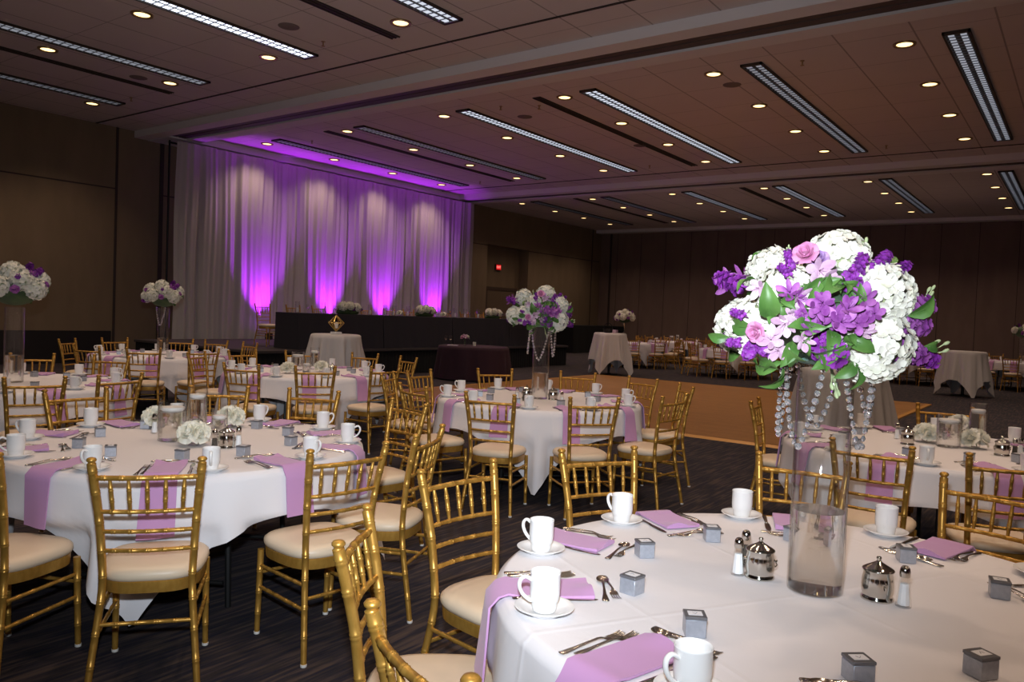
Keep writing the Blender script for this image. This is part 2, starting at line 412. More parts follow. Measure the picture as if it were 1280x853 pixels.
for bn, y0, y1, xs in (('front', 1.1, 8.45, (-14.75, -8.6)), ('middle', 12.1, 19.4, (-14.5, -8.57)), ('far', 23.1, 30.4, (-14.55, -8.66))):
    for i, x in enumerate(xs):
        t = thing('air_diffuser', 'long dark air slot %s, %s ceiling bay' % (('near the drapes', 'toward the room middle')[i], bn), 'air vent', (x, (y0 + y1) / 2, HC - .001), 0, 'linear air slots')
        h = (y1 - y0) / 2
        MB().box(-.09, .09, -h, h, -.006, 0).build('slot_body', slot_m, t, 0)
        for s in (-1, 0, 1): MB().box(s * .075 - .008, s * .075 + .008, -h, h, -.018, -.006).build('slot_blade', strip_dark, t, 0)
spk_m = mat('speaker_grille', (.22, .17, .16), .8)
sp = MB().lathe([(.005, -.012), (.13, -.012), (.15, -.006), (.155, 0)], 28).build('ceiling_speaker', spk_m)
tag(sp, 'x', 'speaker'); P_sp = Proto(sp)
for i, (p, w) in enumerate((((361, 33), 'beside the bright strip of the front bay'), ((173, 97), 'between light strips at the front bay corner'), ((915, 106), 'beside the second downlight column, middle bay'), ((656, 146), 'between bright strips of the middle bay'), ((800, 182), 'near the beam end of the middle bay slot'))):
    P_sp.put(at(*p, HC), 0, 'round grey ceiling speaker ' + w, 'ceiling speakers')
sk = thing('fire_sprinkler', 'x', 'sprinkler')
MB().lathe([(.035, 0), (.035, -.006), (.012, -.01), (.012, -.05), (.008, -.06)], 12).build('stem', lamp_trim, sk)
MB().lathe([(.005, -.075), (.03, -.073), (.03, -.068), (.005, -.066)], 12).build('deflector', lamp_trim, sk)
P_sk = Proto(sk); sks = []
for p in ((404, 52), (164, 122), (1003, 76), (626, 133), (674, 132), (812, 207), (390, 176), (600, 227), (1108, 182)):
    sks.append(P_sk.put(at(*p, HC)))
name_row(sks, '%s small brass sprinkler head from the left on the tiled ceiling', 'sprinkler heads')

# ------------------------------------------------------------------ exit sign
ex = thing('exit_sign', 'small red glowing EXIT sign above the alcove door', 'sign', (XW - AD, 25.1, 3.38))
MB().box(.0, .08, -.17, .17, -.12, .12, .01).build('housing', mat('exit_housing', (.08, .02, .02), .5), ex)
MB().box(.08, .086, -.15, .15, -.10, .10).build('lit_panel', mat('exit_red', (.3, .0, .0), .5, emit=(1, .015, .02), estr=.55), ex, 0)
tcv = bpy.data.curves.new('lettering', 'FONT'); tcv.body = 'EXIT'; tcv.size = .13; tcv.align_x = 'CENTER'; tcv.align_y = 'CENTER'; tcv.extrude = .002
tcv.materials.append(mat('exit_letters', (.8, .3, .3), .5, emit=(1, .25, .2), estr=1.6))
to = bpy.data.objects.new('lettering', tcv); COL.objects.link(to); to.rotation_euler = (0, 0, 0)
bpy.context.view_layer.update()
lm = bpy.data.meshes.new_from_object(to.evaluated_get(bpy.context.evaluated_depsgraph_get())); bpy.data.objects.remove(to)
to = bpy.data.objects.new('lettering', lm); COL.objects.link(to); to.parent = ex; to.location = (.089, 0, 0); to.rotation_euler = (PI / 2, 0, PI / 2)

# ------------------------------------------------------------------ white drapes, stage, head tables
drape_m = mat('sheer_white_drape', (.62, .57, .55), .85)
nt, N, L, b = nodes(drape_m)
out = N['Material Output']; trl = N.new('ShaderNodeBsdfTranslucent'); trl.inputs[0].default_value = (.6, .55, .55, 1); ms = N.new('ShaderNodeMixShader'); ms.inputs[0].default_value = .2
L.new(b.outputs[0], ms.inputs[1]); L.new(trl.outputs[0], ms.inputs[2]); L.new(ms.outputs[0], out.inputs[0])
def drape(y0, y1, seed, lab, x=-17.72, top=5.34):
    r = random.Random(seed)
    ph = [r.uniform(0, 6.28) for _ in range(6)]
    ny, nz_ = int((y1 - y0) * 42), 16
    vs = []
    for j in range(nz_ + 1):
        tz = j / nz_; z = .012 + (top - .012) * tz
        gather = 1 - .45 * tz
        for i in range(ny + 1):
            u = i / ny; y = y0 + (y1 - y0) * u
            w = y * 1.0
            d = .045 * math.sin(w * 13 + ph[0] + .8 * math.sin(w * 2.1 + ph[1])) + .03 * math.sin(w * 23 + ph[2] + .5 * math.sin(w * 3.3)) + .022 * math.sin(w * 41 + ph[3]) + .04 * math.sin(w * 4.3 + ph[4] + tz)
            vs.append((x + d * gather, y + .02 * math.sin(z * 1.4 + w * 3), z))
    fs = [(j * (ny + 1) + i, j * (ny + 1) + i + 1, (j + 1) * (ny + 1) + i + 1, (j + 1) * (ny + 1) + i) for j in range(nz_) for i in range(ny)]
    o = MB().add(vs, fs).build('white_drape', drape_m, smooth=180)
    tag(o, lab, 'drape', 'white drapes behind the stage')
drape(10.35, 14.12, 1, 'white sheer drape panel at the stage end beside the wall column')
drape(14.14, 17.78, 2, 'white sheer drape panel in the middle of the stage backdrop')
drape(17.80, 21.5, 3, 'white sheer drape panel at the alcove end of the backdrop')
pf = thing('drape_stand', 'pipe frame carrying the white drapes behind the stage', 'drape stand', (-18.05, 0, 0))
MB().tube([(0, 10.3, 5.33), (0, 21.55, 5.33)], .025, 8).build('crossbar', iron_m, pf)
for y in (10.32, 14.13, 17.79, 21.53):
    MB().tube([(0, y, .02), (0, y, 5.38)], .025, 8).build('upright', iron_m, pf)
    MB().box(-.22, .1, y - .22, y + .22, .002, .02).build('base_plate', iron_m, pf, 0)
ST = .61
sg = thing('stage', 'long low black-skirted stage platform before the white drapes', 'stage')
MB().box(-17.58, -13.05, 9.3, 20.7, ST - .06, ST, .01).build('platform', mat('stage_carpet', (.05, .04, .042), .9), sg)
m = MB(); loop = []
def pleat(path, z0, z1, amp=.012, per=.11):
    a = [];
    for (x0, y0), (x1, y1) in zip(path[:-1], path[1:]):
        n = max(2, int(math.hypot(x1 - x0, y1 - y0) / per * 4)); nx, ny = (y1 - y0), -(x1 - x0); l = math.hypot(nx, ny)
        for i in range(n):
            t = i / n; d = amp * math.sin(i * PI / 2)
            a.append((x0 + (x1 - x0) * t + nx / l * d, y0 + (y1 - y0) * t + ny / l * d))
    a.append(path[-1])
    return [[(x, y, z0) for x, y in a], [(x, y, z1) for x, y in a]]
m.loft(pleat([(-17.55, 9.33), (-13.1, 9.33), (-13.1, 20.67), (-17.55, 20.67)], .005, ST - .055), closed=False)
m.build('skirt', stageskirt_m, sg, 60)
# head tables: four black cloths end to end
TT = ST + .76
m = MB()
HT = []
def boxcloth(name, x0, x1, y0, y1, z0, z1, m_, flare=.05, seed=0, lab='', cat='tablecloth', group=None):
    r = random.Random(seed); p = []
    def side(n, xa, ya, xb, yb, nx, ny):
        for i in range(n): p.append((xa + (xb - xa) * i / n, ya + (yb - ya) * i / n, nx, ny, (i / n if n else 0)))
    side(40, x0, y0, x1, y0, 0, -1); side(90, x1, y0, x1, y1, 1, 0); side(40, x1, y1, x0, y1, 0, 1); side(90, x0, y1, x0, y0, -1, 0)
    loops = []; f1, f2 = r.uniform(0, 6), r.uniform(0, 6)
    for k in range(9):
        t = k / 8; z = z1 - (z1 - z0) * t
        loops.append([(x + nx * (flare * t + .012 * t * math.sin(i * .55 + f1) + .01 * t * math.sin(i * .23 + f2)), y + ny * .0015 * t, z) for i, (x, y, nx, ny, u) in enumerate(p)])
    cx, cy = (x0 + x1) / 2, (y0 + y1) / 2
    top = [[(cx + (x - cx) * .985, cy + (y - cy) * .995, z1 + .004) for x, y, _, _, _ in p]]
    o = MB().loft(top + loops, True, False).build(name, m_, smooth=35)
    return tag(o, lab, cat, group)
wh = ('at the drape-side end with the open chair', 'second along the stage', 'third along the stage', 'at the alcove end of the stage')
for i in range(4):
    y0 = 10.43 + i * 2.44
    boxcloth('head_table_cloth', -13.94, -13.2, y0, y0 + 2.435, ST + .004, TT, black_m, .06 if i else .06, i, 'floor-length charcoal cloth on a head table, ' + wh[i], 'tablecloth', 'charcoal head table cloths')
# uplights
up_case = mat('uplight_case', (.02, .02, .02), .4)
up_lens = mat('uplight_lens', (.1, 0, .2), .3, emit=(.45, .04, 1.0), estr=20)
ul = thing('led_uplight', 'x', 'uplight')
MB().lathe([(.09, .0), (.1, .01), (.1, .16), (.085, .17)], 18).build('can', up_case, ul)
MB().lathe([(.002, .172), (.084, .172)], 18).build('lens', up_lens, ul)
MB().box(-.12, .12, -.02, .02, 0, .012).build('foot', up_case, ul, 0)
P_ul = Proto(ul); uls = []
ulD = bpy.data.lights.new('uplight_beam', 'SPOT'); ulD.energy = 760; ulD.color = (.44, .02, 1.0); ulD.spot_size = R_(62); ulD.spot_blend = 1; ulD.shadow_soft_size = .05
for y in (12.72, 15.0, 17.15, 19.45):
    uls.append(P_ul.put((-17.25, y, ST + .001)))
    lo = bpy.data.objects.new('uplight_beam', ulD); COL.objects.link(lo); lo.location = (-17.25, y, ST + .2)
    lo.rotation_euler = Vector((.13, 0, -1)).to_track_quat('Z', 'Y').to_euler() if False else (Vector((.24, 0, -1))).to_track_quat('Z', 'Y').to_euler()
name_row(uls, '%s violet uplight from the left at the foot of the white drapes', 'violet uplights')

# ------------------------------------------------------------------ chiavari chair
def post_path(sx):
    return [(sx * .198, -.255, 0), (sx * .188, -.235, .12), (sx * .168, -.196, .33), (sx * .162, -.185, .43), (sx * .165, -.188, .52), (sx * .174, -.205, .68), (sx * .187, -.232, .82), (sx * .195, -.252, .905)]
def interp(path, z):
    for a, b in zip(path[:-1], path[1:]):
        if a[2] <= z <= b[2]:
            t = (z - a[2]) / (b[2] - a[2]); return Vector([a[i] + (b[i] - a[i]) * t for i in range(3)])
    return Vector(path[-1])
def spl(path, n=24):
    "smooth polyline through path by z (Catmull-Rom)"
    out = []; P = [Vector(p) for p in path]
    for i in range(len(P) - 1):
        p0, p1, p2, p3 = P[max(i - 1, 0)], P[i], P[i + 1], P[min(i + 2, len(P) - 1)]
        for k in range(n):
            t = k / n
            out.append(.5 * ((2 * p1) + (p2 - p0) * t + (2 * p0 - 5 * p1 + 4 * p2 - p3) * t * t + (3 * p1 - p0 - 3 * p2 + p3) * t ** 3))
    out.append(P[-1]); return out
def bamboo(m, path, r, rings, n=10, rr=.0022, taper=None):
    "tube with raised double rings at the given fractions of its length"
    P = [Vector(p) for p in path]; ln = [0]
    for a, b in zip(P[:-1], P[1:]): ln.append(ln[-1] + (b - a).length)
    T = ln[-1]
    def pos(s):
        for i in range(len(P) - 1):
            if s <= ln[i + 1] + 1e-9:
                t = (s - ln[i]) / max(ln[i + 1] - ln[i], 1e-9); return P[i].lerp(P[i + 1], t)
        return P[-1]
    st = [(0, 0), (T, 0)]
    base_n = max(3, int(T / .05))
    for i in range(1, base_n): st.append((T * i / base_n, 0))
    for f in rings:
        s = f * T
        for d, h in ((-.0085, 0), (-.006, 1), (-.0015, .15), (.0015, .15), (.006, 1), (.0085, 0)):
            if 0 < s + d < T: st.append((s + d, h))
    st.sort()
    o = [st[0]]
    for q in st[1:]:
        if q[0] - o[-1][0] > 1e-4: o.append(q)
    tf = taper or (lambda u: 1)
    m.tube([pos(s) for s, h in o], [r * tf(s / T) + rr * h for s, h in o], n)
def rail_path(z, ends=True, bow=.02, n=8):
    a, b = interp(post_path(-1), z), interp(post_path(1), z)
    return [Vector((a.x + (b.x - a.x) * i / n, a.y - bow * math.sin(PI * i / n), z)) for i in range(n + 1)]
def make_chair(full=True):
    t = thing('chiavari_chair', 'x', 'chair')
    def seat_loop(s, z, k=3.2):
        p = []
        for i in range(32):
            a = 2 * PI * i / 32; c, sn = math.cos(a), math.sin(a)
            x = abs(c) ** (2 / k) * math.copysign(1, c); y = abs(sn) ** (2 / k) * math.copysign(1, sn)
            w = .205 - .022 * (0.5 - y / 2)
            p.append((x * w * s, y * .20 * s, z))
        return p
    A = MB(); A.loft([seat_loop(.93, .425), seat_loop(1.0, .43), seat_loop(1.03, .445), seat_loop(1.02, .462), seat_loop(.95, .475), seat_loop(.8, .483), seat_loop(.4, .488), seat_loop(.05, .489)], True, True)
    Bf = MB(); Bf.loft([seat_loop(.93, .382), seat_loop(.97, .380), seat_loop(.985, .40), seat_loop(.985, .424), seat_loop(.96, .428), seat_loop(.9, .426)], True, True)
    posts = []; legs = []
    for s in (-1, 1):
        P = MB(); pp = spl(post_path(s), 6)
        bamboo(P, pp, .0160, [.13, .26, .39, .50, .61, .74, .87, .965], 10, .0018, lambda u: .82 + .22 * u)
        e = Vector(post_path(s)[-1])
        P.lathe([(.0165, -.002), (.012, .002), (.0125, .006), (.018, .011), (.0185, .016), (.014, .022), (.004, .025)], 12, (e.x, e.y, e.z))
        f = Vector(post_path(s)[0]); P.glide = (f.x, f.y)
        posts.append(P)
        Lg = MB(); bamboo(Lg, [(s * .183, .185, .0), (s * .180, .172, .40)], .0145, [.25, .5, .75], 10, .0018, lambda u: .85 + .2 * u)
        Lg.glide = (s * .183, .185)
        legs.append(Lg)
    rails = []
    for z in (.848, .712, .632, .555):
        q = MB(); bamboo(q, rail_path(z), .0105 if z > .8 else .0088, [.09, .26, .42, .58, .74, .91] if z > .8 else [.14, .32, .5, .68, .86], 8, .0016); rails.append(q)
    sps = []
    lo, hi = rail_path(.712), rail_path(.848)
    for i in range(5):
        f = (i + 1) / 6 + (i - 2) * .008
        def on(path): 
            k = f * 8; a = int(k); return path[a].lerp(path[min(a + 1, 8)], k - a)
        q = MB(); bamboo(q, [on(lo), on(hi)], .0078, [.33, .67], 8, .0018, lambda u: .75 + .35 * math.sin(PI * u)); sps.append(q)
    strs = []
    def st(a, b):
        q = MB(); bamboo(q, [a, b], .0085, [.2, .4, .6, .8], 8, .0014); strs.append(q)
    for s in (-1, 1):
        for z in (.225, .325):
            a = interp(post_path(s), z); st((s * (.183 - .003 * z / .4), .185 - .013 * z / .4, z), a)
    st(interp(post_path(-1), .27), interp(post_path(1), .27)); st((-.181, .176, .29), (.181, .176, .29))
    if full:
        A.build('seat_cushion', cushion_m, t, 60); Bf.build('seat_frame', gold, t)
        for n, l in (('back_post', posts), ('front_leg', legs)):
            for q in l:
                o = q.build(n, gold, t, 60)
                MB().lathe([(.013, 0), (.0142, .003), (.0142, .012)], 10, (*q.glide, 0)).build('foot_glide', glide_m, o)['label'] = 'pale nylon foot glide'
        for q, n in zip(rails, ('top_rail', 'back_rail', 'back_rail', 'back_rail')): q.build(n, gold, t, 60)
        for q in sps: q.build('spindle', gold, t, 60)
        for q in strs: q.build('stretcher', gold, t, 60)
    else:
        A.build('seat_cushion', cushion_m, t, 60)
        f = MB()
        for q in [Bf] + posts + legs + rails + sps + strs: f.add(q.v, q.f)
        f.build('frame', gold, t, 60)
    return t
P_ch = Proto(make_chair(True)); P_chs = Proto(make_chair(False))

# ------------------------------------------------------------------ tables and cloths
def hash01(*a): return random.Random(repr(a)).random()
class Cloth:
    "square cloth over a round top: a point for polar angle th (world) and arc length s past the rim (negative = on the top)"
    def __init__(s, R, half, H, rot, seed, amp=1.0, flare=.10):
        s.R, s.half, s.H, s.rot, s.amp, s.fl = R, half, H, rot, amp, flare
        r = random.Random(seed); s.h = [(k, r.uniform(.5, 1), r.uniform(0, 6.28)) for k in (7, 11, 16, 23)]
    def drop(s, th):
        a = th - s.rot
        return s.half / max(abs(math.cos(a)), abs(math.sin(a))) - s.R
    def pt(s, th, d, off=0.0):
        rc = .02
        if d <= -rc: return (s.R + d, s.H + off)
        if d < rc:
            a = (d + rc) / (2 * rc) * PI / 2
            return (s.R - rc + math.sin(a) * (rc + off) , s.H - rc + math.cos(a) * (rc + off))
        dd = d - rc; D = max(s.drop(th), .05)
        w = sum(A * math.sin(k * th + p) for k, A, p in s.h)
        corner = max(0, (s.drop(th) - (s.half - s.R)) / .5)
        rad = s.R + s.fl * dd * (1 + .25 * corner) + s.amp * w * min(dd, .6) * (.035 + .03 * corner) + .01
        return (rad + off, s.H - rc - dd * .985)
    def mesh(s, n=224, k=12, chairs=(), org=(0, 0)):
        ths = [2 * PI * i / n for i in range(n)]; loops = []
        inv = [c.matrix_basis.inverted() for c in chairs]
        def tuck(x, y, z):
            "hang in front of a seat's front edge instead of through it"
            if z > .54: return x, y
            for m in inv:
                q = m @ Vector((x + org[0], y + org[1], z))
                if abs(q.x) < .26 and q.y < .235 and q.y > -.6:
                    f = min(1, (.54 - z) / .05) * min(1, (.26 - abs(q.x)) / .05); r0 = math.hypot(x, y); g = (r0 - (.235 - q.y) * f) / r0
                    x, y = x * g, y * g
            return x, y
        top = [.05, .3, .6, .8, .9]
        for f in top: loops.append([((s.R - .02) * f * math.cos(t), (s.R - .02) * f * math.sin(t), s.H) for t in ths])
        for q in range(5):
            d = -.02 + .01 * q
            loops.append([(lambda p, t: (p[0] * math.cos(t), p[0] * math.sin(t), p[1]))(s.pt(t, d), t) for t in ths])
        for q in range(1, k + 1):
            l = []
            for t in ths:
                D = s.drop(t); d = .02 + (D - .02) * q / k; p = s.pt(t, d); z = max(p[1], .012); l.append((*tuck(p[0] * math.cos(t), p[0] * math.sin(t), z), z))
            loops.append(l)
        c_, s_ = math.cos(-s.rot), math.sin(-s.rot)
        return MB().loft([[(x * c_ - y * s_, x * s_ + y * c_, z) for x, y, z in l] for l in loops], True, False)
    def napkin(s, phi, w=.14, inner=.30, hang=.27, th_=.006, seed=0, off=.005):
        r = random.Random(seed); n = 22; m = MB(); hang *= r.uniform(.9, 1.1); inner *= r.uniform(.93, 1.05); sk = r.uniform(-.05, .05); lift = r.uniform(0, 6.28)
        rows = []
        for layer in (1, 0):
            g = []
            for i in range(n + 1):
                d = -inner + (inner + hang) * i / n
                row = []
                for j in range(7):
                    v = (j / 6 - .5) * w
                    th0 = phi + v / (s.R + max(d, -.35) * (0 if d > 0 else 1) )
                    if d <= 0:
                        x, y = (s.R + d), v
                        th0 = phi + math.atan2(y, x)
                    sh = .008 * min(1, max(0, (d + .05) / .05))
                    e = max(0, 1 - (d + inner) / .06)
                    pr = s.pt(th0, d, off + sh + th_ * layer * (1 + e * (1.2 + 1.3 * math.sin(j * 1.1 + lift))))
                    rr = math.hypot(s.R + d, v) if d < -.02 else pr[0]
                    if d > .02: rr += .006
                    th1 = th0 + sk * (d + inner) * .5
                    row.append((rr * math.cos(th1), rr * math.sin(th1), pr[1]))
                g.append(row)
            rows.append(g)
        a, b = rows
        vs = [p for row in a for p in row] + [p for row in b for p in row]; o = (n + 1) * 7; fs = []
        for i in range(n):
            for j in range(6):
                q = (i * 7 + j, i * 7 + j + 1, (i + 1) * 7 + j + 1, (i + 1) * 7 + j); fs.append(q); fs.append(tuple(reversed([o + t for t in q])))
        for i in range(n):
            fs.append((i * 7, (i + 1) * 7, o + (i + 1) * 7, o + i * 7)); fs.append((i * 7 + 6, o + i * 7 + 6, o + (i + 1) * 7 + 6, (i + 1) * 7 + 6))
        for j in range(6):
            fs.append((j, o + j, o + j + 1, j + 1)); fs.append((n * 7 + j, n * 7 + j + 1, o + n * 7 + j + 1, o + n * 7 + j))
        return m.add(vs, fs)
def make_table():
    t = thing('round_table', 'x', 'table')
    MB().lathe([(.90, .715), (.912, .72), (.912, .742), (.905, .748)], 64).build('tabletop', darkwood_m, t)
    for i in range(4):
        a = PI / 4 + i * PI / 2; x, y = .52 * math.cos(a), .52 * math.sin(a)
        MB().tube([(x * 1.08, y * 1.08, 0), (x, y, .715)], .016, 8).build('leg', iron_m, t)
    for s in (-1, 1):
        MB().tube([(-.37, s * .40, .12), (.37, s * .40, .12)], .011, 8).build('brace', iron_m, t)
    return t
P_tb = Proto(make_table())

# ------------------------------------------------------------------ tableware prototypes
def proto_mug():
    t = thing('coffee_mug', 'x', 'mug')
    n = 28
    MB().lathe([(.001, .004), (.026, .004), (.029, 0), (.031, .002), (.033, .012), (.0335, .02), (.034, .024), (.038, .032), (.0395, .05), (.0395, .098), (.0405, .1005), (.0395, .102), (.0375, .1005), (.0365, .096), (.036, .03), (.03, .012), (.001, .010)], n, cap0=True, cap1=True).build('cup', china_m, t, 60)
    h = spl([(.037, 0, .082), (.055, 0, .092), (.068, 0, .084), (.070, 0, .066), (.060, 0, .046), (.044, 0, .032), (.036, 0, .028)], 5)
    MB().tube(h, .0052, 8, flat=1.35, up=(0, 1, 0)).build('handle', china_m, t, 60)
    return t
def proto_saucer():
    o = MB().lathe([(.001, .004), (.04, .004), (.045, 0), (.048, .002), (.062, .011), (.078, .018), (.0785, .020), (.076, .021), (.06, .0145), (.046, .0075), (.038, .0075), (.036, .006), (.001, .006)], 40).build('saucer', china_m, smooth=60)
    return tag(o, 'x', 'saucer')
def blade_profile(m, rows, z0=.003):
    "rows of (x, halfwidth, z, thick) lofted along x"
    loops = []
    for x, w, z, h in rows:
        loops.append([(x, -w, z), (x, -w * .6, z + h), (x, w * .6, z + h), (x, w, z), (x, w * .6, z - h * .4), (x, -w * .6, z - h * .4)])
    m.loft(loops, True, True)
HANDLE = [(-.100, .004, .003, .001), (-.098, .009, .003, .0022), (-.09, .0105, .003, .0025), (-.075, .0085, .0035, .0025), (-.05, .0055, .005, .0025), (-.01, .0035, .009, .002), (.02, .0032, .011, .002), (.035, .005, .009, .0018)]
def proto_fork():
    t = thing('fork', 'x', 'cutlery')
    m = MB(); blade_profile(m, HANDLE); m.build('handle', steel_m, t, 60)
    m = MB(); blade_profile(m, [(.033, .005, .009, .0018), (.042, .011, .006, .0015), (.052, .0125, .004, .0013), (.06, .0125, .0035, .0012)])
    for i in range(4):
        y = -.0096 + i * .0064
        m.tube([(.058, y, .0035), (.075, y, .0035), (.092, y, .006), (.102, y * .95, .010)], [.0019, .0018, .0015, .0009], 6)
    m.build('tines', steel_m, t, 60)
    return t
def proto_spoon():
    t = thing('spoon', 'x', 'cutlery')
    m = MB(); blade_profile(m, HANDLE); m.build('handle', steel_m, t, 60)
    m = MB(); K = 8; loops = []
    for i in range(K + 1):
        u = i / K; r = max(.03, u)
        loops.append([(.062 + .030 * r * math.cos(2 * PI * j / 16), .0185 * r * math.sin(2 * PI * j / 16) * (1 - .12 * math.cos(2 * PI * j / 16)), .0025 + .0085 * r * r) for j in range(16)])
    under = [[(x, y, z - .0016) for x, y, z in l] for l in reversed(loops)]
    m.loft(loops + under, True, True); m.build('bowl', steel_m, t, 60)
    return t
def proto_knife():
    t = thing('knife', 'x', 'cutlery')
    m = MB(); blade_profile(m, [(-.115, .004, .004, .001), (-.112, .0085, .004, .004), (-.09, .0085, .004, .0045), (-.05, .007, .004, .004), (.0, .0055, .004, .0035), (.008, .006, .004, .003)]); m.build('handle', steel_m, t, 60)
    m = MB(); blade_profile(m, [(.006, .006, .004, .003), (.015, .009, .004, .0012), (.05, .0105, .004, .001), (.09, .0105, .004, .0009), (.112, .007, .004, .0007), (.12, .002, .004, .0005)]); m.build('blade', steel_m, t, 60)
    return t
def proto_box():
    t = thing('favor_box', 'x', 'gift box')
    MB().box(-.0255, .0255, -.0255, .0255, 0, .044, .0015).build('body', box_m, t)
    ld = MB().box(-.0265, .0265, -.0265, .0265, .0445, .052, .001).build('lid', boxtop_m, t); ld['label'] = 'darker ribbon-grey lid'
    MB().box(-.0175, .0175, -.0135, .0135, .052, .0526).build('label_card', paper_m, ld, 0)
    MB().tube([(-.006, -.004, .0528), (0, .005, .0528), (.006, -.003, .0528)], .0006, 5).build('printed_mark', ink_m, ld)
    return t
def proto_shaker(kind):
    t = thing(kind + '_shaker', 'x', 'shaker')
    def octa(r, z): return [(r * math.cos(PI / 4 * j + PI / 8), r * math.sin(PI / 4 * j + PI / 8), z) for j in range(8)]
    MB().loft([octa(.020, 0), octa(.0225, .004), octa(.0215, .012), octa(.0135, .082), octa(.0125, .088)], True, True).build('glass_body', glass_m, t, 0)
    MB().loft([octa(.016, .006), octa(.0165, .012), octa(.0115, .066), octa(.003, .067)], True, True).build('filling', salt_m if kind == 'salt' else pepper_m, t, 0)
    MB().lathe([(.0135, .084), (.0145, .09), (.0142, .10), (.0125, .108), (.008, .114), (.002, .116)], 16).build('cap', silver_m, t)
    return t
def proto_pot():
    t = thing('sugar_pot', 'x', 'sugar pot')
    MB().lathe([(.03, 0), (.044, 0), (.045, .005), (.041, .010), (.0395, .014), (.0425, .022), (.0435, .04), (.0415, .062), (.0385, .074), (.040, .078), (.041, .082)], 32).build('body', silver_m, t, 60)
    MB().lathe([(.0425, .082), (.0435, .085), (.041, .088), (.034, .092), (.022, .099), (.010, .106), (.0065, .109)], 32).build('lid', silver_m, t, 60)
    MB().lathe([(.0065, .109), (.0055, .113), (.0075, .118), (.0055, .122), (.001, .123)], 16).build('lid_knob', silver_m, [c for c in bpy.data.objects if c.parent == t and c.name.startswith('lid')][0], 60)
    for s in (-1, 1):
        MB().lathe([(.001, -.004), (.008, -.003), (.0095, 0), (.008, .003), (.001, .004)], 14, (s * .042, 0, .055)).tube([(s * .045, 0, .052), (s * .050, 0, .044), (s * .045, 0, .036)], .002, 6).build('side_knob', silver_m, t, 60)
    return t
def tube_glass(m, r, h, w=.004, base=.006, n=40):
    m.lathe([(r * .9, 0), (r, .004), (r, h - .002), (r - w / 2, h), (r - w, h - .002), (r - w, base), (r * .3, base - .002), (.001, base - .002)], n)
def proto_tallvase():
    t = thing('glass_vase', 'x', 'vase')
    m = MB(); tube_glass(m, .078, .66); m.build('glass', glass_m, t, 50)
    MB().lathe([(.001, .0065), (.0735, .0065), (.0738, .235), (.0735, .238), (.001, .236)], 40).build('water', water_m, t, 50)
    return t
def proto_candle(h, r, wl):
    t = thing('candle_vase', 'x', 'candle vase')
    m = MB(); tube_glass(m, r, h); m.build('glass', glass_m, t, 50)
    MB().lathe([(.001, .0065), (r - .0045, .0065), (r - .0045, wl), (.001, wl)], 32).build('water', water_m, t, 50)
    MB().lathe([(.001, wl - .008), (r * .55, wl - .008), (r * .82, wl + .006), (r * .85, wl + .016), (r * .8, wl + .022), (r * .1, wl + .019), (.001, wl + .019)], 28).build('floating_candle', wax_m, t, 60)
    MB().tube([(0, 0, wl + .018), (.001, 0, wl + .035)], .0012, 6).build('wick', wax_m, [c for c in bpy.data.objects if c.parent == t and c.name.startswith('floating_candle')][0])
    return t
P_mug, P_sau, P_fork, P_spoon, P_knife, P_box = (Proto(f()) for f in (proto_mug, proto_saucer, proto_fork, proto_spoon, proto_knife, proto_box))
P_salt, P_pep, P_pot = Proto(proto_shaker('salt')), Proto(proto_shaker('pepper')), Proto(proto_pot())
P_tv = Proto(proto_tallvase())
P_cA, P_cB, P_cC = Proto(proto_candle(.22, .075, .165)), Proto(proto_candle(.27, .055, .205)), Proto(proto_candle(.15, .046, .09))
# ------------------------------------------------------------------ flowers
def fib(n):
    return [Vector((math.cos(2.39996 * i) * math.sqrt(max(0, 1 - ((i + .5) / n * 2 - 1) ** 2)), math.sin(2.39996 * i) * math.sqrt(max(0, 1 - ((i + .5) / n * 2 - 1) ** 2)), (i + .5) / n * 2 - 1)) for i in range(n)]
def frame(n, spin=0):
    n = Vector(n).normalized(); a = n.orthogonal().normalized(); b = n.cross(a)
    c, s = math.cos(spin), math.sin(spin); a2 = a * c + b * s
    return a2, n.cross(a2), n
def petal(m, o, d, n, ln, wd, cup=.2, rows=3, tipw=.35):
    "petal from o along d, normal n"
    d = Vector(d).normalized(); n = Vector(n).normalized(); s = n.cross(d)
    prof = {3: [(0, .25), (.4, 1), (.8, .85), (1, tipw)], 5: [(0, .3), (.2, .6), (.45, 1), (.7, .95), (.88, .65), (1, .12)]}[rows]
    vs = []
    for t, w in prof:
        for j in (-1, 0, 1):
            vs.append(Vector(o) + d * ln * t + s * (j * wd * w * .5) + n * (cup * ln * (t * t + .35 * abs(j) * w)))
    fs = [(i * 3 + j, i * 3 + j + 1, i * 3 + j + 4, i * 3 + j + 3) for i in range(len(prof) - 1) for j in (0, 1)]
    m.add(vs, fs)
def mesh_only(m, name, mats, smooth=180):
    o = m.build(name, mats, smooth=smooth); me = o.data; bpy.data.objects.remove(o); return me
def hyd_mesh(seed, n=190, r=.08):
    q = random.Random(seed); m = MB()
    for d in fib(n):
        if d.z < -.78: continue
        d = (d + Vector((q.uniform(-.1, .1), q.uniform(-.1, .1), q.uniform(-.1, .1)))).normalized()
        c = Vector((d.x, d.y, d.z * .86)) * r * q.uniform(.93, 1.05)
        nn = (d + Vector((q.uniform(-.35, .35), q.uniform(-.35, .35), q.uniform(-.35, .35)))).normalized()
        a, b, k = frame(nn, q.uniform(0, 6.28)); s = q.uniform(.0135, .0175)
        for i in range(4):
            dd = a * math.cos(i * PI / 2) + b * math.sin(i * PI / 2)
            petal(m, c, dd, k, s, s * 1.15, q.uniform(.05, .4))
    m.mi = 1; m.ball((0, 0, -.01), r * .84, 14, 8, .8)
    return mesh_only(m, 'hydrangea', [hyd_m, hydcore_m])
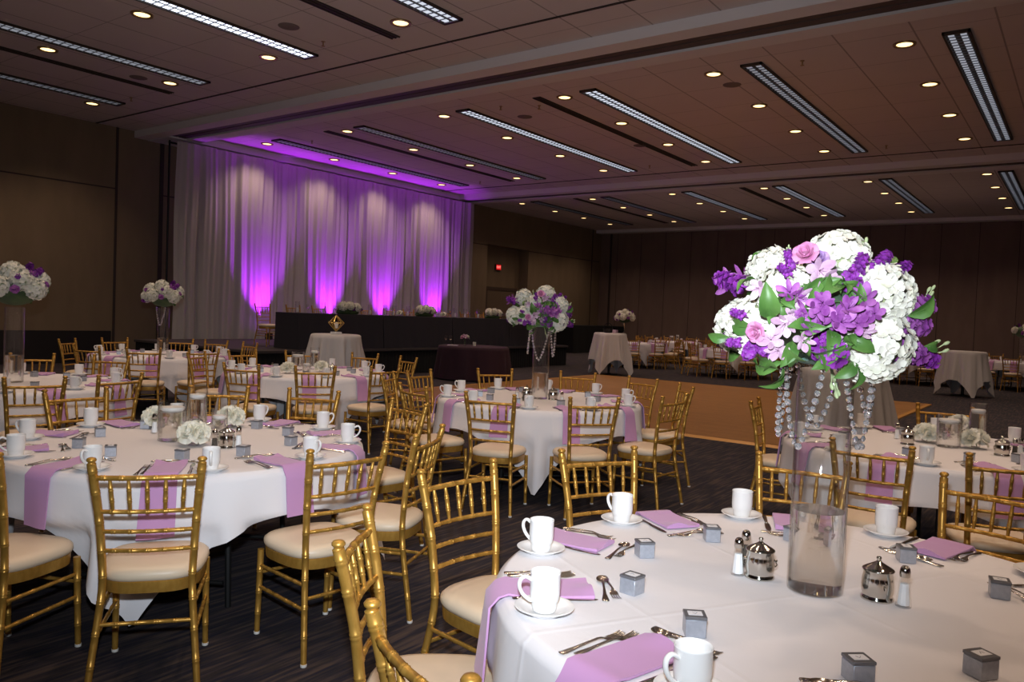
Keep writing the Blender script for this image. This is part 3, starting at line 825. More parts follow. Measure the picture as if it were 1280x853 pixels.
def rose_mesh(name, mt, r=.034):
    q = random.Random(3); m = MB()
    for k, (cnt, rr, h, open_) in enumerate(((3, .35, .95, .0), (4, .55, .95, .12), (5, .8, .85, .35), (6, 1.05, .62, .75))):
        for i in range(cnt):
            a0 = 2 * PI * i / cnt + k * .6 + q.uniform(-.15, .15); span = 2 * PI / cnt * .75
            g = []
            for u in range(5):
                t = u / 4; row = []
                for j in range(5):
                    a = a0 + (j / 4 - .5) * span * 2 * (.6 + .4 * math.sin(PI * min(t + .15, 1)))
                    rad = r * rr * (.35 + .65 * math.sin(t * PI / 2) + open_ * .5 * max(0, t - .6) / .4)
                    z = r * (h * t * 1.35 - (open_ * .35 * max(0, t - .7) / .3) - .12 * abs(j - 2) * t)
                    row.append((rad * math.cos(a), rad * math.sin(a), z))
                g.append(row)
            m.add([p for row in g for p in row], [(x * 5 + y, x * 5 + y + 1, x * 5 + y + 6, x * 5 + y + 5) for x in range(4) for y in range(4)])
    m.ball((0, 0, r * .35), r * .45, 10, 6)
    return mesh_only(m, name, mt)
def lily_mesh(name, mt, ln=.058):
    q = random.Random(5); m = MB()
    for i in range(6):
        a = i * PI / 3 + q.uniform(-.1, .1); el = .75 if i % 2 else .95
        d = Vector((math.cos(a) * math.cos(el), math.sin(a) * math.cos(el), math.sin(el))); n = -Vector((math.cos(a), math.sin(a), 0)).cross(d).cross(d).normalized()
        if n.z > 0 and False: n = -n
        w = ln * (.54 if i % 2 else .36)
        n = (Vector((0, 0, 1)) - d * d.z).normalized()
        petal(m, (0, 0, 0), d, -n if False else n, ln * q.uniform(.9, 1.1), w, -.18, 5)
    for i in range(5):
        a = i * 1.25; m.tube([(0, 0, .005), (.006 * math.cos(a), .006 * math.sin(a), .03), (.012 * math.cos(a), .012 * math.sin(a), .042)], .0008, 4)
    return mesh_only(m, name, mt)
def stock_mesh(name, mt, ln=.085, rad=.030, n=34):
    q = random.Random(11); m = MB()
    for i in range(n):
        t = i / n; a = i * 2.4; rr = rad * (1 - .55 * t) * q.uniform(.75, 1.1)
        c = Vector((rr * math.cos(a), rr * math.sin(a), ln * t)); nn = Vector((math.cos(a), math.sin(a), .5 + t)).normalized()
        A, B, K = frame(nn, q.uniform(0, 6)); s = q.uniform(.012, .017)
        for j in range(5):
            dd = A * math.cos(j * 1.257) + B * math.sin(j * 1.257); petal(m, c, dd, K, s, s, q.uniform(0, .5))
    m.tube([(0, 0, -.04), (0, 0, ln * .9)], .004, 6)
    return mesh_only(m, name, mt)
def leaf_mesh(name, mt, ln=.085, wd=.045, seed=0):
    m = MB(); q = random.Random(seed); vs = []
    prof = [(0, .06), (.12, .5), (.3, .92), (.5, 1), (.7, .85), (.87, .48), (1, .03)]
    for t, w in prof:
        for j in (-2, -1, 0, 1, 2):
            vs.append((ln * t, wd * w * j / 4, .012 * abs(j) / 2 * w + .02 * math.sin(t * 2.4) - .03 * t * t))
    fs = [(i * 5 + j, i * 5 + j + 1, i * 5 + j + 6, i * 5 + j + 5) for i in range(6) for j in range(4)]
    m.add(vs, fs); m.tube([(-.03, 0, -.006), (0, 0, 0), (ln * .5, 0, .018)], [.0016, .0014, .0006], 5)
    return mesh_only(m, name, mt)
def sprig_mesh(name, mt):
    m = MB()
    for a, l in ((-.25, .085), (.1, .10), (.45, .08)):
        P = [(0, 0, -.03), (math.sin(a) * l * .3, 0, l * .5), (math.sin(a) * l * .8, .004, l)]
        m.tube(spl(P, 4), .0022, 6); m.lathe([(.002, -.004), (.0055, .003), (.0062, .009), (.0045, .016), (.001, .019)], 8, P[-1])
    return mesh_only(m, name, mt, 60)
FM = dict(hyd=[hyd_mesh(i) for i in range(3)], rose=rose_mesh('rose', rosepink_m), mrose=rose_mesh('rose', mauve_m), crose=rose_mesh('rose', cream_m), alst=lily_mesh('lily', alst_m), pink=lily_mesh('lily', palepink_m),
          stock=stock_mesh('stock_spike', stock_m), mstock=stock_mesh('stock_spike', alst_m, .08), leaf=leaf_mesh('leaf', leaf_m), sprig=sprig_mesh('bud_sprig', palegreen_m))
hc = FM['hyd'][0].copy(); hc.materials[0] = cream_m; FM['chyd'] = [hc]
NAMES = dict(hyd='hydrangea', chyd='hydrangea', rose='rose', mrose='rose', crose='rose', alst='lily', pink='lily', stock='stock_spike', mstock='stock_spike', leaf='leaf', sprig='bud_sprig')
def stick(parent, kind, loc, n, scale=1.0, spin=0.0, label=None):
    me = FM[kind]; me = me[int(spin * 10) % len(me)] if isinstance(me, list) else me
    o = bpy.data.objects.new(NAMES[kind], me); COL.objects.link(o); o.parent = parent
    o.location = loc; o.scale = (scale,) * 3
    if kind == 'leaf':
        a, b, k = frame(n, spin); a = (Vector(n) * .6 + a * .8).normalized(); b = k.cross(a).normalized(); k = a.cross(b)
    else:
        a, b, k = frame(n, spin)
    o.rotation_euler = Matrix((a, b, k)).transposed().to_euler()
    if label: o['label'] = label
    return o
PXM = 2.29 / 980; TH_ = .755
def big_arrangement():
    t = thing('flower_arrangement', 'x', 'flowers')
    def dome(px, py, f=1.0, dpt=.27):
        x = (px - 1031) * PXM; z = (458 - py) * PXM
        q = 1 - (x / .36) ** 2 - ((z - .16) / .27) ** 2
        y = -dpt * f * math.sqrt(max(q, .02)); D = 2.28 + y
        return Vector(((px - 640) / F * D - (1029 - 640) / F * 2.28, y, CZ + (407 - py) / F * D - (TH_ + .676)))
    C = Vector((0, 0, .13))
    def put(kind, px, py, s=1.0, f=1.0, spin=0.0, n=None, lab=None, back=False):
        p = dome(px, py, f)
        if back: p.y = -p.y
        nn = Vector(n) if n else (p - C)
        if kind in ('stock', 'mstock'): p -= nn.normalized() * .05 * s
        if kind == 'sprig': p -= nn.normalized() * .045 * s
        if kind == 'hyd': s *= .9; p -= nn.normalized() * .012
        return stick(t, kind, p, nn, s, spin, lab)
    # hydrangea heads
    for i, (px, py, s, f) in enumerate(((1037, 316, 1.12, .25), (966, 362, 1.03, .55), (930, 412, 1.05, .35), (1096, 362, 1.18, .72), (1092, 432, 1.34, .72))):
        put('hyd', px, py, s, f, i * .37, lab='white hydrangea head')
    for i, (px, py, s) in enumerate(((1000, 330, 1.05), (1085, 345, 1.1), (960, 415, 1.1), (1040, 395, 1.15), (1110, 420, 1.1))):
        put('hyd', px, py, s, .75, i * .53, back=True, lab='white hydrangea head')
    for px, py, s in ((996, 320, .72), (940, 417, .6)): put('rose', px, py, s, 1.0, 1, lab='pink rose')
    put('mrose', 1012, 326, .6, .7, 1, lab='mauve rose')
    for i, (px, py, s) in enumerate(((1034, 392, 1.05), (1012, 384, 1.0), (1042, 402, .9), (1072, 372, .95), (1085, 390, .8), (1020, 378, .9), (1006, 412, .8), (1064, 402, .8), (1050, 386, .85))):
        put('alst', px, py, s * .8, 1.0 + .05 * (i % 3), i * .9, n=(rnd.uniform(-.7, .5), -1, rnd.uniform(-.1, .8)), lab='purple lily')
    for i, (px, py, s) in enumerate(((1012, 338, 1.1), (1020, 348, 1.0), (990, 372, .9), (975, 405, .95), (958, 428, 1.0), (968, 440, .9), (997, 425, .8), (985, 392, .7), (940, 362, .8))):
        put('pink', px, py, s * .78, .95, i * .7, n=(rnd.uniform(-.8, .4), -1, rnd.uniform(-.6, .6)), lab='pale pink lily')
    for i, (px, py, s, n) in enumerate(((1035, 440, 1.35, (-.1, -1, -.25)), (1064, 325, 1.0, (.1, -.6, 1)), (1050, 345, 1.0, (-.2, -1, .5)), (1092, 322, 1.1, (.6, -.3, 1)), (1118, 330, .9, (1, -.1, .6)), (1140, 378, 1.2, (1, -.3, .3)), (1138, 402, 1.1, (1, -.3, -.1)),
                                         (1136, 436, 1.2, (1, -.4, -.25)), (1152, 442, 1.0, (1, -.1, -.3)), (975, 322, .8, (-.6, -.2, 1)), (968, 338, .7, (-1, -.2, .7)), (930, 445, .95, (-.6, -.8, -.5)), (950, 440, .9, (-.1, -1, -.5)), (908, 432, .7, (-1, -.3, 0)), (1060, 352, .9, (.1, -1, .2)), (1012, 404, .75, (-.2, -1, .1)), (912, 395, .7, (-1, -.2, .3)))):
        put('mstock' if i in (5, 6, 7, 15) else 'stock', px, py, s * (.95 if i in (0, 5, 6, 7, 8) else .62), .86 if i in (5, 6, 7, 8) else .95, i * 1.1, n=n, lab='violet stock bloom')
    for i in range(10):
        a = i * .7 + .3; put(['stock', 'alst'][i % 2], 1031 + 95 * math.cos(a * 1.7), 385 + 55 * math.sin(a * 2.3), 1.0, .85, i, back=True)
    for i, (px, py, s, n) in enumerate(((1030, 353, 1.1, (.1, -1, .4)), (1040, 356, 1.0, (.5, -1, .3)), (1012, 362, .8, (-.4, -1, .2)), (955, 400, 1.2, (-.3, -1, .1)), (1050, 432, 1.0, (.4, -1, -.3)), (1030, 412, .9, (0, -1, 0)), (1048, 420, 1.0, (.3, -1, -.1)), (1126, 390, 1.0, (.7, -1, .1)), (940, 452, .9, (-.5, -.7, -.7)), (960, 455, .9, (-.2, -.8, -.9)), (975, 460, 1.0, (.1, -.6, -1)),
                                         (992, 408, .9, (-.4, -1, -.2)), (1004, 392, .9, (-.1, -1, .2)), (1056, 364, .8, (.3, -1, .2)), (985, 428, .9, (-.2, -1, -.3)), (1066, 452, .9, (.5, -.7, -.9)), (1010, 440, 1.1, (0, -1, -.6)), (995, 448, 1.0, (-.3, -.9, -.7)), (936, 355, .8, (-1, -.2, .6)), (1020, 428, .9, (.2, -1, -.4)), (1148, 428, .7, (1, -.5, 0)), (905, 425, .7, (-1, -.4, -.3)))):
        put('leaf', px, py, s, .88, i * 1.37, n=n)
    for i in range(26):
        px, py = rnd.uniform(958, 1072), rnd.uniform(345, 452)
        put('leaf', px, py, rnd.uniform(.5, .85), rnd.uniform(.8, .95), i, n=(rnd.uniform(-.8, .8), -1, rnd.uniform(-.8, .8)))
    for i in range(14):
        px, py = rnd.uniform(965, 1075), rnd.uniform(355, 445)
        put(['alst', 'pink', 'stock', 'mstock', 'alst'][i % 5], px, py, rnd.uniform(.5, .7), rnd.uniform(.85, 1.0), i, n=(rnd.uniform(-.9, .9), -1, rnd.uniform(-.7, .9)))
    for i in range(16):
        put('leaf', 1031 + 100 * math.cos(i * 2.4), 390 + 60 * math.sin(i * 1.7), 1.0, .7, i * 1.1, back=(i % 3 != 0))
    for px, py, n, s in ((1068, 322, (.05, -.1, 1), .85), (1146, 372, (.5, -.2, 1), .75), (1156, 436, (1, -.3, .55), .85), (1038, 468, (.1, -.6, -1), 1.0), (975, 322, (-.1, -.1, 1), .45)):
        put('sprig', px, py, s, .3, 0, n=n, lab='pale green bud sprig')
    m = MB(); m.lathe([(.001, -.012), (.07, -.012), (.10, 0), (.105, .02), (.09, .03), (.09, .06), (.001, .07)], 28); m.build('dish', foam_m, t)
    m = MB(); m.ball((0, 0, .14), .20, 20, 12, .72); m.build('greenery_core', foliage_m, t)
    return t
P_big = Proto(big_arrangement())
def small_arrangement(cream=False, purple=True):
    t = thing('flower_arrangement', 'x', 'flowers'); q = random.Random(21)
    MB().ball((0, 0, .15), .2, 16, 10, .75).build('greenery_core', foliage_m, t)
    for i, (a, e, s) in enumerate(((250, .1, 1.1), (300, .5, 1.15), (210, .6, 1.1), (330, 0.0, 1.1), (270, 1.2, 1.1), (200, -.05, 1.05), (60, .3, 1.1), (120, .3, 1.1), (20, .5, 1.0))):
        d = Vector((math.cos(R_(a)) * math.cos(e), math.sin(R_(a)) * math.cos(e), math.sin(e)))
        stick(t, 'chyd' if cream else 'hyd', (d.x * .22, d.y * .22, .15 + d.z * .16), d, s, i * .3)
    for i in range(16):
        a = q.uniform(0, 6.28); e = q.uniform(-.4, 1.2); d = Vector((math.cos(a) * math.cos(e), math.sin(a) * math.cos(e), math.sin(e)))
        stick(t, ['stock', 'mstock', 'leaf'][i % 3], (d.x * .2, d.y * .2, .15 + d.z * .16), d, 1.15, i)
    return t
P_sm = Proto(small_arrangement()); P_smc = Proto(small_arrangement(True))
def bud_vase():
    t = thing('rose_bowl', 'x', 'flowers'); q = random.Random(2)
    MB().lathe([(.03, 0), (.034, .003), (.034, .055), (.031, .055), (.031, .012), (.001, .011)], 24).build('glass', glass_m, t, 50)
    MB().lathe([(.001, .012), (.0305, .012), (.0305, .038), (.001, .038)], 24).build('water', water_m, t, 50)
    for i in range(6):
        a = i * 1.05; e = .5 if i < 5 else 1.5
        d = Vector((math.cos(a) * math.cos(e), math.sin(a) * math.cos(e), math.sin(e)))
        o = stick(t, 'crose', (d.x * .036, d.y * .036, .058 + .016 * d.z), d, 1.35, i)
    MB().tube([(.01, 0, .015), (0, 0, .06)], .003, 6).build('stem', leaf_m, t)
    return t
P_rb = Proto(bud_vase())
def low_arrangement():
    t = thing('low_flower_arrangement', 'x', 'flowers'); q = random.Random(9)
    MB().loft([[(.34 * s * math.cos(2 * PI * i / 24), .12 * s * math.sin(2 * PI * i / 24), z) for i in range(24)] for s, z in ((.8, 0), (.95, .03), (.9, .09), (.5, .14))], True, True).build('greenery_core', foliage_m, t)
    for i, (x, y, z, s) in enumerate(((-.2, -.06, .12, .95), (.0, -.07, .14, .95), (.22, -.05, .11, .95), (-.1, .06, .14, .9), (.12, .06, .13, .9))):
        stick(t, 'chyd', (x, y, z + .05), (x, y * 3, .3), s * 1.35, i * .3)
    for i in range(12):
        x = q.uniform(-.36, .36); stick(t, ['stock', 'mstock', 'leaf'][i % 3], (x, q.uniform(-.1, .1), .09), (x * 2, q.uniform(-.6, .6), .5), 1, i)
    return t
P_low = Proto(low_arrangement())
# crystal garlands
def bead_mesh():
    m = MB(); n = 8
    m.loft([[(r * math.cos(2 * PI * j / n + o), z, r * math.sin(2 * PI * j / n + o)) for j in range(n)] for r, z, o in ((.0035, -.0052, 0), (.0085, -.0022, PI / 8), (.0085, .0022, PI / 8), (.0035, .0052, 0))], True, True)
    return mesh_only(m, 'crystal_bead', crystal_m, 0)
BEAD = bead_mesh()
def garland(base, rz, a0, a1, drop, rad, lab, small=1.0):
    t = thing('crystal_garland', lab, 'crystal garland', base, rz, 'crystal bead garlands')
    n = 60; P = []
    for i in range(n + 1):
        u = i / n; a = R_(a0 + (a1 - a0) * (u + .10 * math.sin(2 * PI * u)))
        z = -drop * (1 - (abs(2 * u - 1)) ** 2.6)
        P.append(Vector((rad * math.cos(a), rad * math.sin(a), z)))
    MB().tube(P, .0007, 4).build('wire', silver_m, t)
    d = 0; last = None; k = 0; nxt = 0
    for a, b in zip(P[:-1], P[1:]):
        L_ = (b - a).length
        while d + L_ >= nxt:
            p = a.lerp(b, (nxt - d) / L_); o = bpy.data.objects.new('crystal_bead', BEAD); COL.objects.link(o); o.parent = t
            o.location = p; o.rotation_euler = (0, math.atan2(b.x - a.x, b.z - a.z), rnd.uniform(-.9, .9)); o.scale = (small * (1.05 if k % 2 else .9),) * 3
            nxt += .0205 * small; k += 1
        d += L_
    return t
# ------------------------------------------------------------------ table layout
HEAD = math.atan2(CX.y, CX.x)
TAB = dict(T1=(-.6, 2.35), T2=(-3.97, 2.44), T3=(-4.07, 5.99), T4=(-.81, 5.86), T5=(-7.4, 6.0), T6=(-7.6, 2.95), T7=(-10.6, 6.03))
TN = dict(T1='the foreground table', T2='the front candle table', T3='the centre flower table', T4='the right candle table', T5='the mid candle table', T6='the left edge table', T7='the wall-side table')
ROT = dict(T1=R_(128), T2=R_(-52 + 0), T3=R_(-62), T4=R_(20), T5=R_(-15), T6=R_(10), T7=R_(35))
ROT = dict(T1=R_(45 + 195), T2=R_(-46 - 45), T3=R_(-57 - 45), T4=R_(10), T5=R_(25), T6=R_(10), T7=R_(35))
PH = dict(T1=4, T2=-2, T3=-2, T4=12, T5=-1, T6=-2, T7=-1)
TH = .755
CL = {}
for k, (x, y) in TAB.items():
    o = P_tb.put((x, y, 0), R_(20 + 13 * len(CL)), 'round folding table hidden under the white cloth of ' + TN[k].replace('the ', '', 1), 'round banquet tables')
    c = Cloth(None or .922, 1.143, TH, ROT[k], k)
    CL[k] = c
# chairs: (table, pixel column of the back, near/far side, swivel)
CHAIRS = {}
RB, RC = 1.38, 1.14
def chair_phi(tk, px, side):
    cx, cy = TAB[tk]; d = ray(px, 470); d = Vector((d.x, d.y)).normalized(); c = Vector((cx, cy))
    tc_ = d.dot(c); perp2 = c.length_squared - tc_ ** 2; h = math.sqrt(max(RB * RB - perp2, 0))
    p = d * (tc_ - h if side == 'n' else tc_ + h) - c
    return math.atan2(p.y, p.x)
def put_chair(tk, phi, swivel=0, rc=RC, proto=None, z=0):
    cx, cy = TAB[tk]
    o = (proto or P_ch).put((cx + rc * math.cos(phi), cy + rc * math.sin(phi), z), phi + PI / 2 + R_(swivel))
    CHAIRS.setdefault(tk, []).append(o); return o
for tk, l in dict(T1=[],
                  T2=[(188, 'n', 0), (443, 'n', -5), (512, 'f', 4), (537, 'n', 0), (392, 'f', 0), (275, 'f', 0), (97, 'f', 0)],
                  T3=[(614, 'n', 0), (744, 'n', 0), (843, 'n', 0), (857, 'f', 0), (803, 'f', 0), (722, 'f', 0), (619, 'f', 0), (518, 'n', 0), (525, 'f', 0)],
                  T4=[(955, 'f', 30), (1086, 'n', 8), (1272, 'n', 0), (1183, 'f', 0)],
                  T5=[(394, 'n', 0), (302, 'n', 0), (481, 'n', 0), (509, 'f', 0), (455, 'f', 0), (375, 'f', 0), (303, 'f', 0), (246, 'f', 0)],
                  T6=[(44, 'n', 0), (150, 'n', 0), (138, 'f', 0), (40, 'f', 0)],
                  T7=[(179, 'n', 0), (254, 'n', 0), (269, 'f', 0), (224, 'f', 0), (143, 'f', 0), (108, 'n', 0), (84, 'f', 0), (311, 'f', 0)]).items():
    for px, sd, sw in l: put_chair(tk, chair_phi(tk, px, sd), sw)
for ph, sw, rc in ((180, -7, 1.14), (-141, -3, 1.085), (-106, -3, 1.085), (145, 6, 1.2), (110, -12, 1.17), (77, 0, 1.17)): put_chair('T1', R_(ph), sw, rc)
put_chair('T2', R_(-70), 4, 1.12)
put_chair('T4', R_(52), 0)
put_chair('T6', R_(178), 0)
put_chair('T3', R_(-151), 0, 1.2)

def lay(c, tk, x, y, m_, lab, grp, n=224, k=12, chairs=()):
    m = c.mesh(n, k, chairs, (x, y)).build('tablecloth', m_, smooth=180, loc=(x, y, 0)); m.rotation_euler.z = c.rot
    return tag(m, lab, 'tablecloth', grp)
bpy.context.view_layer.update()
ALLCH = [c for l in CHAIRS.values() for c in l]
for tk, (x, y) in list(TAB.items()):
    lay(CL[tk], tk, x, y, cloth_m, 'square white tablecloth with long pointed corners on ' + TN[tk], 'white tablecloths', chairs=[c for c in ALLCH if (c.location - Vector((x, y, 0))).length < 1.8])
KIND = {}
def note(kind, tk, o): KIND.setdefault((kind, tk), []).append(o)
def setting(tk, phi, full=2, r=rnd):
    "one place at the rim: napkin, forks, knife, spoon, cup on saucer, favour box"
    cx, cy = TAB[tk]; c = CL[tk]; R0 = .92; z = TH + .001
    rh = Vector((math.cos(phi), math.sin(phi))); tt = Vector((-rh.y, rh.x))
    def P(u, v, dz=0): q = Vector((cx, cy)) + rh * (R0 - u) + tt * v; return (q.x, q.y, z + dz)
    j = lambda s: r.uniform(-s, s)
    n = c.napkin(phi + R_(j(1.5)), .14, .25, .25, seed=r.random()).build('napkin', lilac_m, smooth=60, loc=(cx, cy, 0))
    tag(n, 'x', 'napkin'); n['_px'] = scr((cx + rh.x * .92, cy + rh.y * .92, TH))[0]; note('napkin', tk, n)
    du, dv = .10 + j(.012), .182 + j(.008)
    note('saucer', tk, P_sau.put(P(du, dv), 0)); note('mug', tk, P_mug.put(P(du, dv, .0065), phi + R_(j(25))))
    note('box', tk, P_box.put(P(.372 + j(.02), j(.03)), r.uniform(0, 6.28)))
    if full >= 1:
        jf = j(.07); note('fork', tk, P_fork.put(P(.135 + j(.01), -.096), phi + PI + jf))
        note('knife', tk, P_knife.put(P(.15 + j(.01), .090), phi + PI + j(.04)))
    if full >= 2:
        note('fork', tk, P_fork.put(P(.125 + j(.01), -.119), phi + PI + jf + j(.015)))
        note('spoon', tk, P_spoon.put(P(.297, .01 + j(.01)), phi - PI / 2 + j(.15)))
        note('fork', tk, P_fork.put(P(.318, -.01 + j(.01), .0), phi + PI / 2 + j(.12)))
for tk in TAB:
    full = dict(T1=2, T2=2, T3=1, T4=2).get(tk, 0)
    for i in range(10):
        ph = R_(PH[tk] + 36 * i); cx, cy = TAB[tk]
        x, y, w = scr((cx + .8 * math.cos(ph), cy + .8 * math.sin(ph), TH))
        if tk == 'T1' and i in (7, 8, 9): ph += R_(.01)
        if tk == 'T1' or (-70 < x < 1350 and y < 905): setting(tk, ph, full, random.Random('%s%d' % (tk, i)))

# centrepieces
GLIST = []
def tall(tk, px, py, arr, rz, gar=True, water=True):
    p = at(px, py, TH) if py else Vector((*TAB[tk], TH)); p.z = TH + .001
    v = P_tv.put(p, 0, 'tall clear cylinder vase part filled with water on ' + TN[tk], 'tall vases')
    a = arr.put((p.x, p.y, p.z + .675), rz, 'white and purple bouquet atop the vase on ' + TN[tk], 'tall bouquets')
    return p
p1 = tall('T1', 1018, 738, P_big, HEAD)
LB = 'crystal bead garland %s of the vase on '
for a0, a1, dr, w in ((186, 246, .235, 'looped at the near left'), (270, 326, .23, 'looped at the near right'), (330, 388, .15, 'looped at the far right'), (120, 178, .22, 'looped at the back left'), (48, 110, .2, 'looped behind')):
    garland((p1.x, p1.y, p1.z + .665), HEAD, a0, a1, dr, .125, LB % w + TN['T1'], 1.12)
p3 = tall('T3', None, None, P_big, HEAD + .5)
for a0, a1, dr, w in ((215, 300, .30, 'looped at the near side'), (305, 350, .27, 'looped at the near right'), (150, 210, .25, 'looped at the left')):
    garland((p3.x, p3.y, p3.z + .665), HEAD, a0, a1, dr, .125, LB % w + TN['T3'], 1.3)
p6 = tall('T6', None, None, P_sm, HEAD + .3)
p7 = tall('T7', None, None, P_sm, HEAD)
for p, k in ((p7, 'T7'),):
    garland((p.x, p.y, p.z + .665), HEAD, 235, 305, .25, .11, LB % 'looped at the near side' + TN[k], 1.5)
def set_row(tk, cands, roses, salts, peps, pots):
    for (P_, px, py, w) in cands:
        q = at(px, py, TH); P_.put((q.x, q.y, TH + .001), 0, '%s glass with a floating white candle on %s' % (w, TN[tk]), 'floating candle vases')
    rs = [P_rb.put((lambda q: (q.x, q.y, TH + .001))(at(*p, TH)), rnd.random() * 6) for p in roses]
    if rs: name_row(rs, '%s low bowl of white roses from the left on ' + TN[tk], 'rose bowls')
    for pr, l, nm in ((P_salt, salts, 'glass salt shaker with metal cap'), (P_pep, peps, 'glass pepper shaker with metal cap'), (P_pot, pots, 'lidded silver sugar pot')):
        os_ = [pr.put((lambda q: (q.x, q.y, TH + .001))(at(*p, TH)), rnd.random() * 6) for p in l]
        if len(os_) == 1: os_[0]['label'] = nm + ' on ' + TN[tk]; os_[0]['group'] = 'condiments on the tables'
        elif os_: name_row(os_, '%s ' + nm + ' from the left on ' + TN[tk], 'condiments on the tables')
set_row('T1', [], [], [(922, 719), (1129, 759)], [(931, 708)], [(949, 722), (1096, 749)])
set_row('T2', [(P_cA, 215, 551, 'wide low'), (P_cB, 246, 541, 'tallest'), (P_cC, 274, 543, 'small slim')], [(242, 557), (288, 534), (196, 535)], [(193, 542), (298, 560)], [(268, 564)], [(283, 560)])
set_row('T3', [], [], [(646, 500), (702, 506)], [(655, 502)], [(658, 498), (691, 500)])
set_row('T4', [(P_cA, 1185, 559, 'wide low'), (P_cB, 1221, 552, 'tallest')], [(1158, 553), (1218, 561), (1198, 540)], [(1121, 549), (1275, 570)], [(1268, 571)], [(1134, 556), (1252, 570)])
set_row('T5', [(P_cA, 372, 463, 'wide low'), (P_cB, 393, 462, 'tallest'), (P_cC, 383, 467, 'small slim')], [(360, 467), (402, 465)], [(340, 466)], [], [(415, 467)])
KN = dict(napkin='lilac hanging napkin', saucer='white saucer under a mug', mug='tall white coffee mug with loop handle', box='small silver favour box', fork='silver fork', knife='silver knife', spoon='silver dessert spoon')
for (kind, tk), l in KIND.items():
    if kind == 'napkin':
        l = sorted(l, key=lambda o: o['_px'])
        for i, o in enumerate(l):
            o['label'] = '%s %s from the left on %s' % (ordn(i), KN[kind], TN[tk].replace(' by the dance floor', '') if tk == 'T3' else TN[tk]); o['group'] = 'lilac napkins'; del o['_px']
    else:
        name_row(l, '%%s %s from the left on %s' % (KN[kind], TN[tk]), kind + ' at the place settings')

# ------------------------------------------------------------------ cocktail tables and far tables
def cocktail(x, y, h, r, half, rot, lab, m_, seed):
    t = thing('cocktail_table', 'tall pedestal table hidden under ' + lab, 'table', (x, y, 0), 0, 'cocktail tables')
    t['label'] = t['label'].replace('tall pedestal table hidden', 'high table').replace('cocktail table ', '')
    MB().lathe([(r - .012, h - .05), (r - .002, h - .045), (r - .002, h - .03), (r - .008, h - .025)], 40).build('tabletop', darkwood_m, t)
    MB().tube([(0, 0, .02), (0, 0, h - .05)], .035, 12).build('column', iron_m, t)
    MB().lathe([(.26, 0), (.26, .015), (.05, .035), (.035, .05)], 28).build('foot', iron_m, t)
    c = Cloth(r + .006, half, h, rot, seed, 1.3, .12)
    return lay(c, '', x, y, m_, lab, 'cocktail table cloths', 160, 14)
def onray(px, py, dep): d = ray(px, py); return Vector((0, 0, CZ)) + d * dep
q = onray(420, 418, 13.2); cocktail(q.x, q.y, 1.07, .40, 1.14, .4, 'pale cloth on the cocktail table in front of the black head table', drape_white, 1); CK1 = q
q = onray(763, 415, 21.1); cocktail(q.x, q.y, 1.12, .42, 1.14, HEAD + .25, 'pale cloth on the cocktail table beyond the dance floor', drape_white, 2); CK2 = q
q = onray(1206, 440, 18.6); cocktail(q.x, q.y, 1.07, .45, 1.14, HEAD + .6, 'pale cloth on the cocktail table across the dance floor at right', drape_white, 3); CK3 = q
q = onray(1053, 470, 8.4); cocktail(q.x, q.y, 1.07, .42, 1.14, HEAD + .2, 'pale cloth on the cocktail table behind the tall foreground vase', drape_white, 4); CK4 = q
# lantern frame on the first one
t = thing('geometric_lantern', 'small gold wire diamond lantern on the cloth before the head table', 'lantern', (CK1.x, CK1.y, 1.071))
MB().box(-.07, .07, -.07, .07, 0, .04, .006).build('base', paper_m, t)
m = MB(); ring = [(.13 * math.cos(PI / 3 * i), .13 * math.sin(PI / 3 * i), .19) for i in range(6)]
for i in range(6):
    a, b_ = ring[i], ring[(i + 1) % 6]
    m.tube([a, b_], .007, 6); m.tube([a, (0, 0, .32)], .007, 6); m.tube([a, (0, 0, .045)], .007, 6)
m.build('wire_frame', gold2_m, t)
MB().lathe([(.03, .10), (.03, .2), (.005, .202)], 16).build('candle', wax_m, t)
MB().tube([(0, 0, .04), (0, 0, .1)], .006, 6).build('post', gold2_m, t)
# second one carries flowers on a silver stand and a dark basket
t = thing('flower_stand', 'slim silver stand holding cream flowers on the cloth beyond the dance floor', 'stand', tuple(onray(780, 415, 21.0).xy) + (1.121,))
MB().lathe([(.07, 0), (.07, .01), (.015, .03), (.009, .06), (.012, .2), (.03, .25), (.06, .3), (.058, .3)], 18).build('stem', silver_m, t)
P_smc.put((t.location.x, t.location.y, 1.40), HEAD, 'round cream and dark bouquet on a silver stand beyond the dance floor')
t = thing('card_basket', 'dark round basket with pink trim on the cloth beyond the dance floor', 'basket', tuple(onray(760, 415, 21.0).xy) + (1.121,))
MB().lathe([(.09, 0), (.12, .02), (.14, .12), (.125, .12), (.10, .03), (.001, .02)], 20).build('bowl', iron_m, t)
h = [(.13 * math.cos(PI * i / 12), 0, .12 + .14 * math.sin(PI * i / 12)) for i in range(13)]; MB().tube(h, .01, 6).build('handle', iron_m, t)
o = MB().box(-.06, .06, -.05, .05, 0, .09, .01).build('keepsake_box', palepink_m, loc=tuple(onray(769, 415, 20.9).xy) + (1.121,)); tag(o, 'small pink box beside the basket on the cloth beyond the dance floor', 'box')
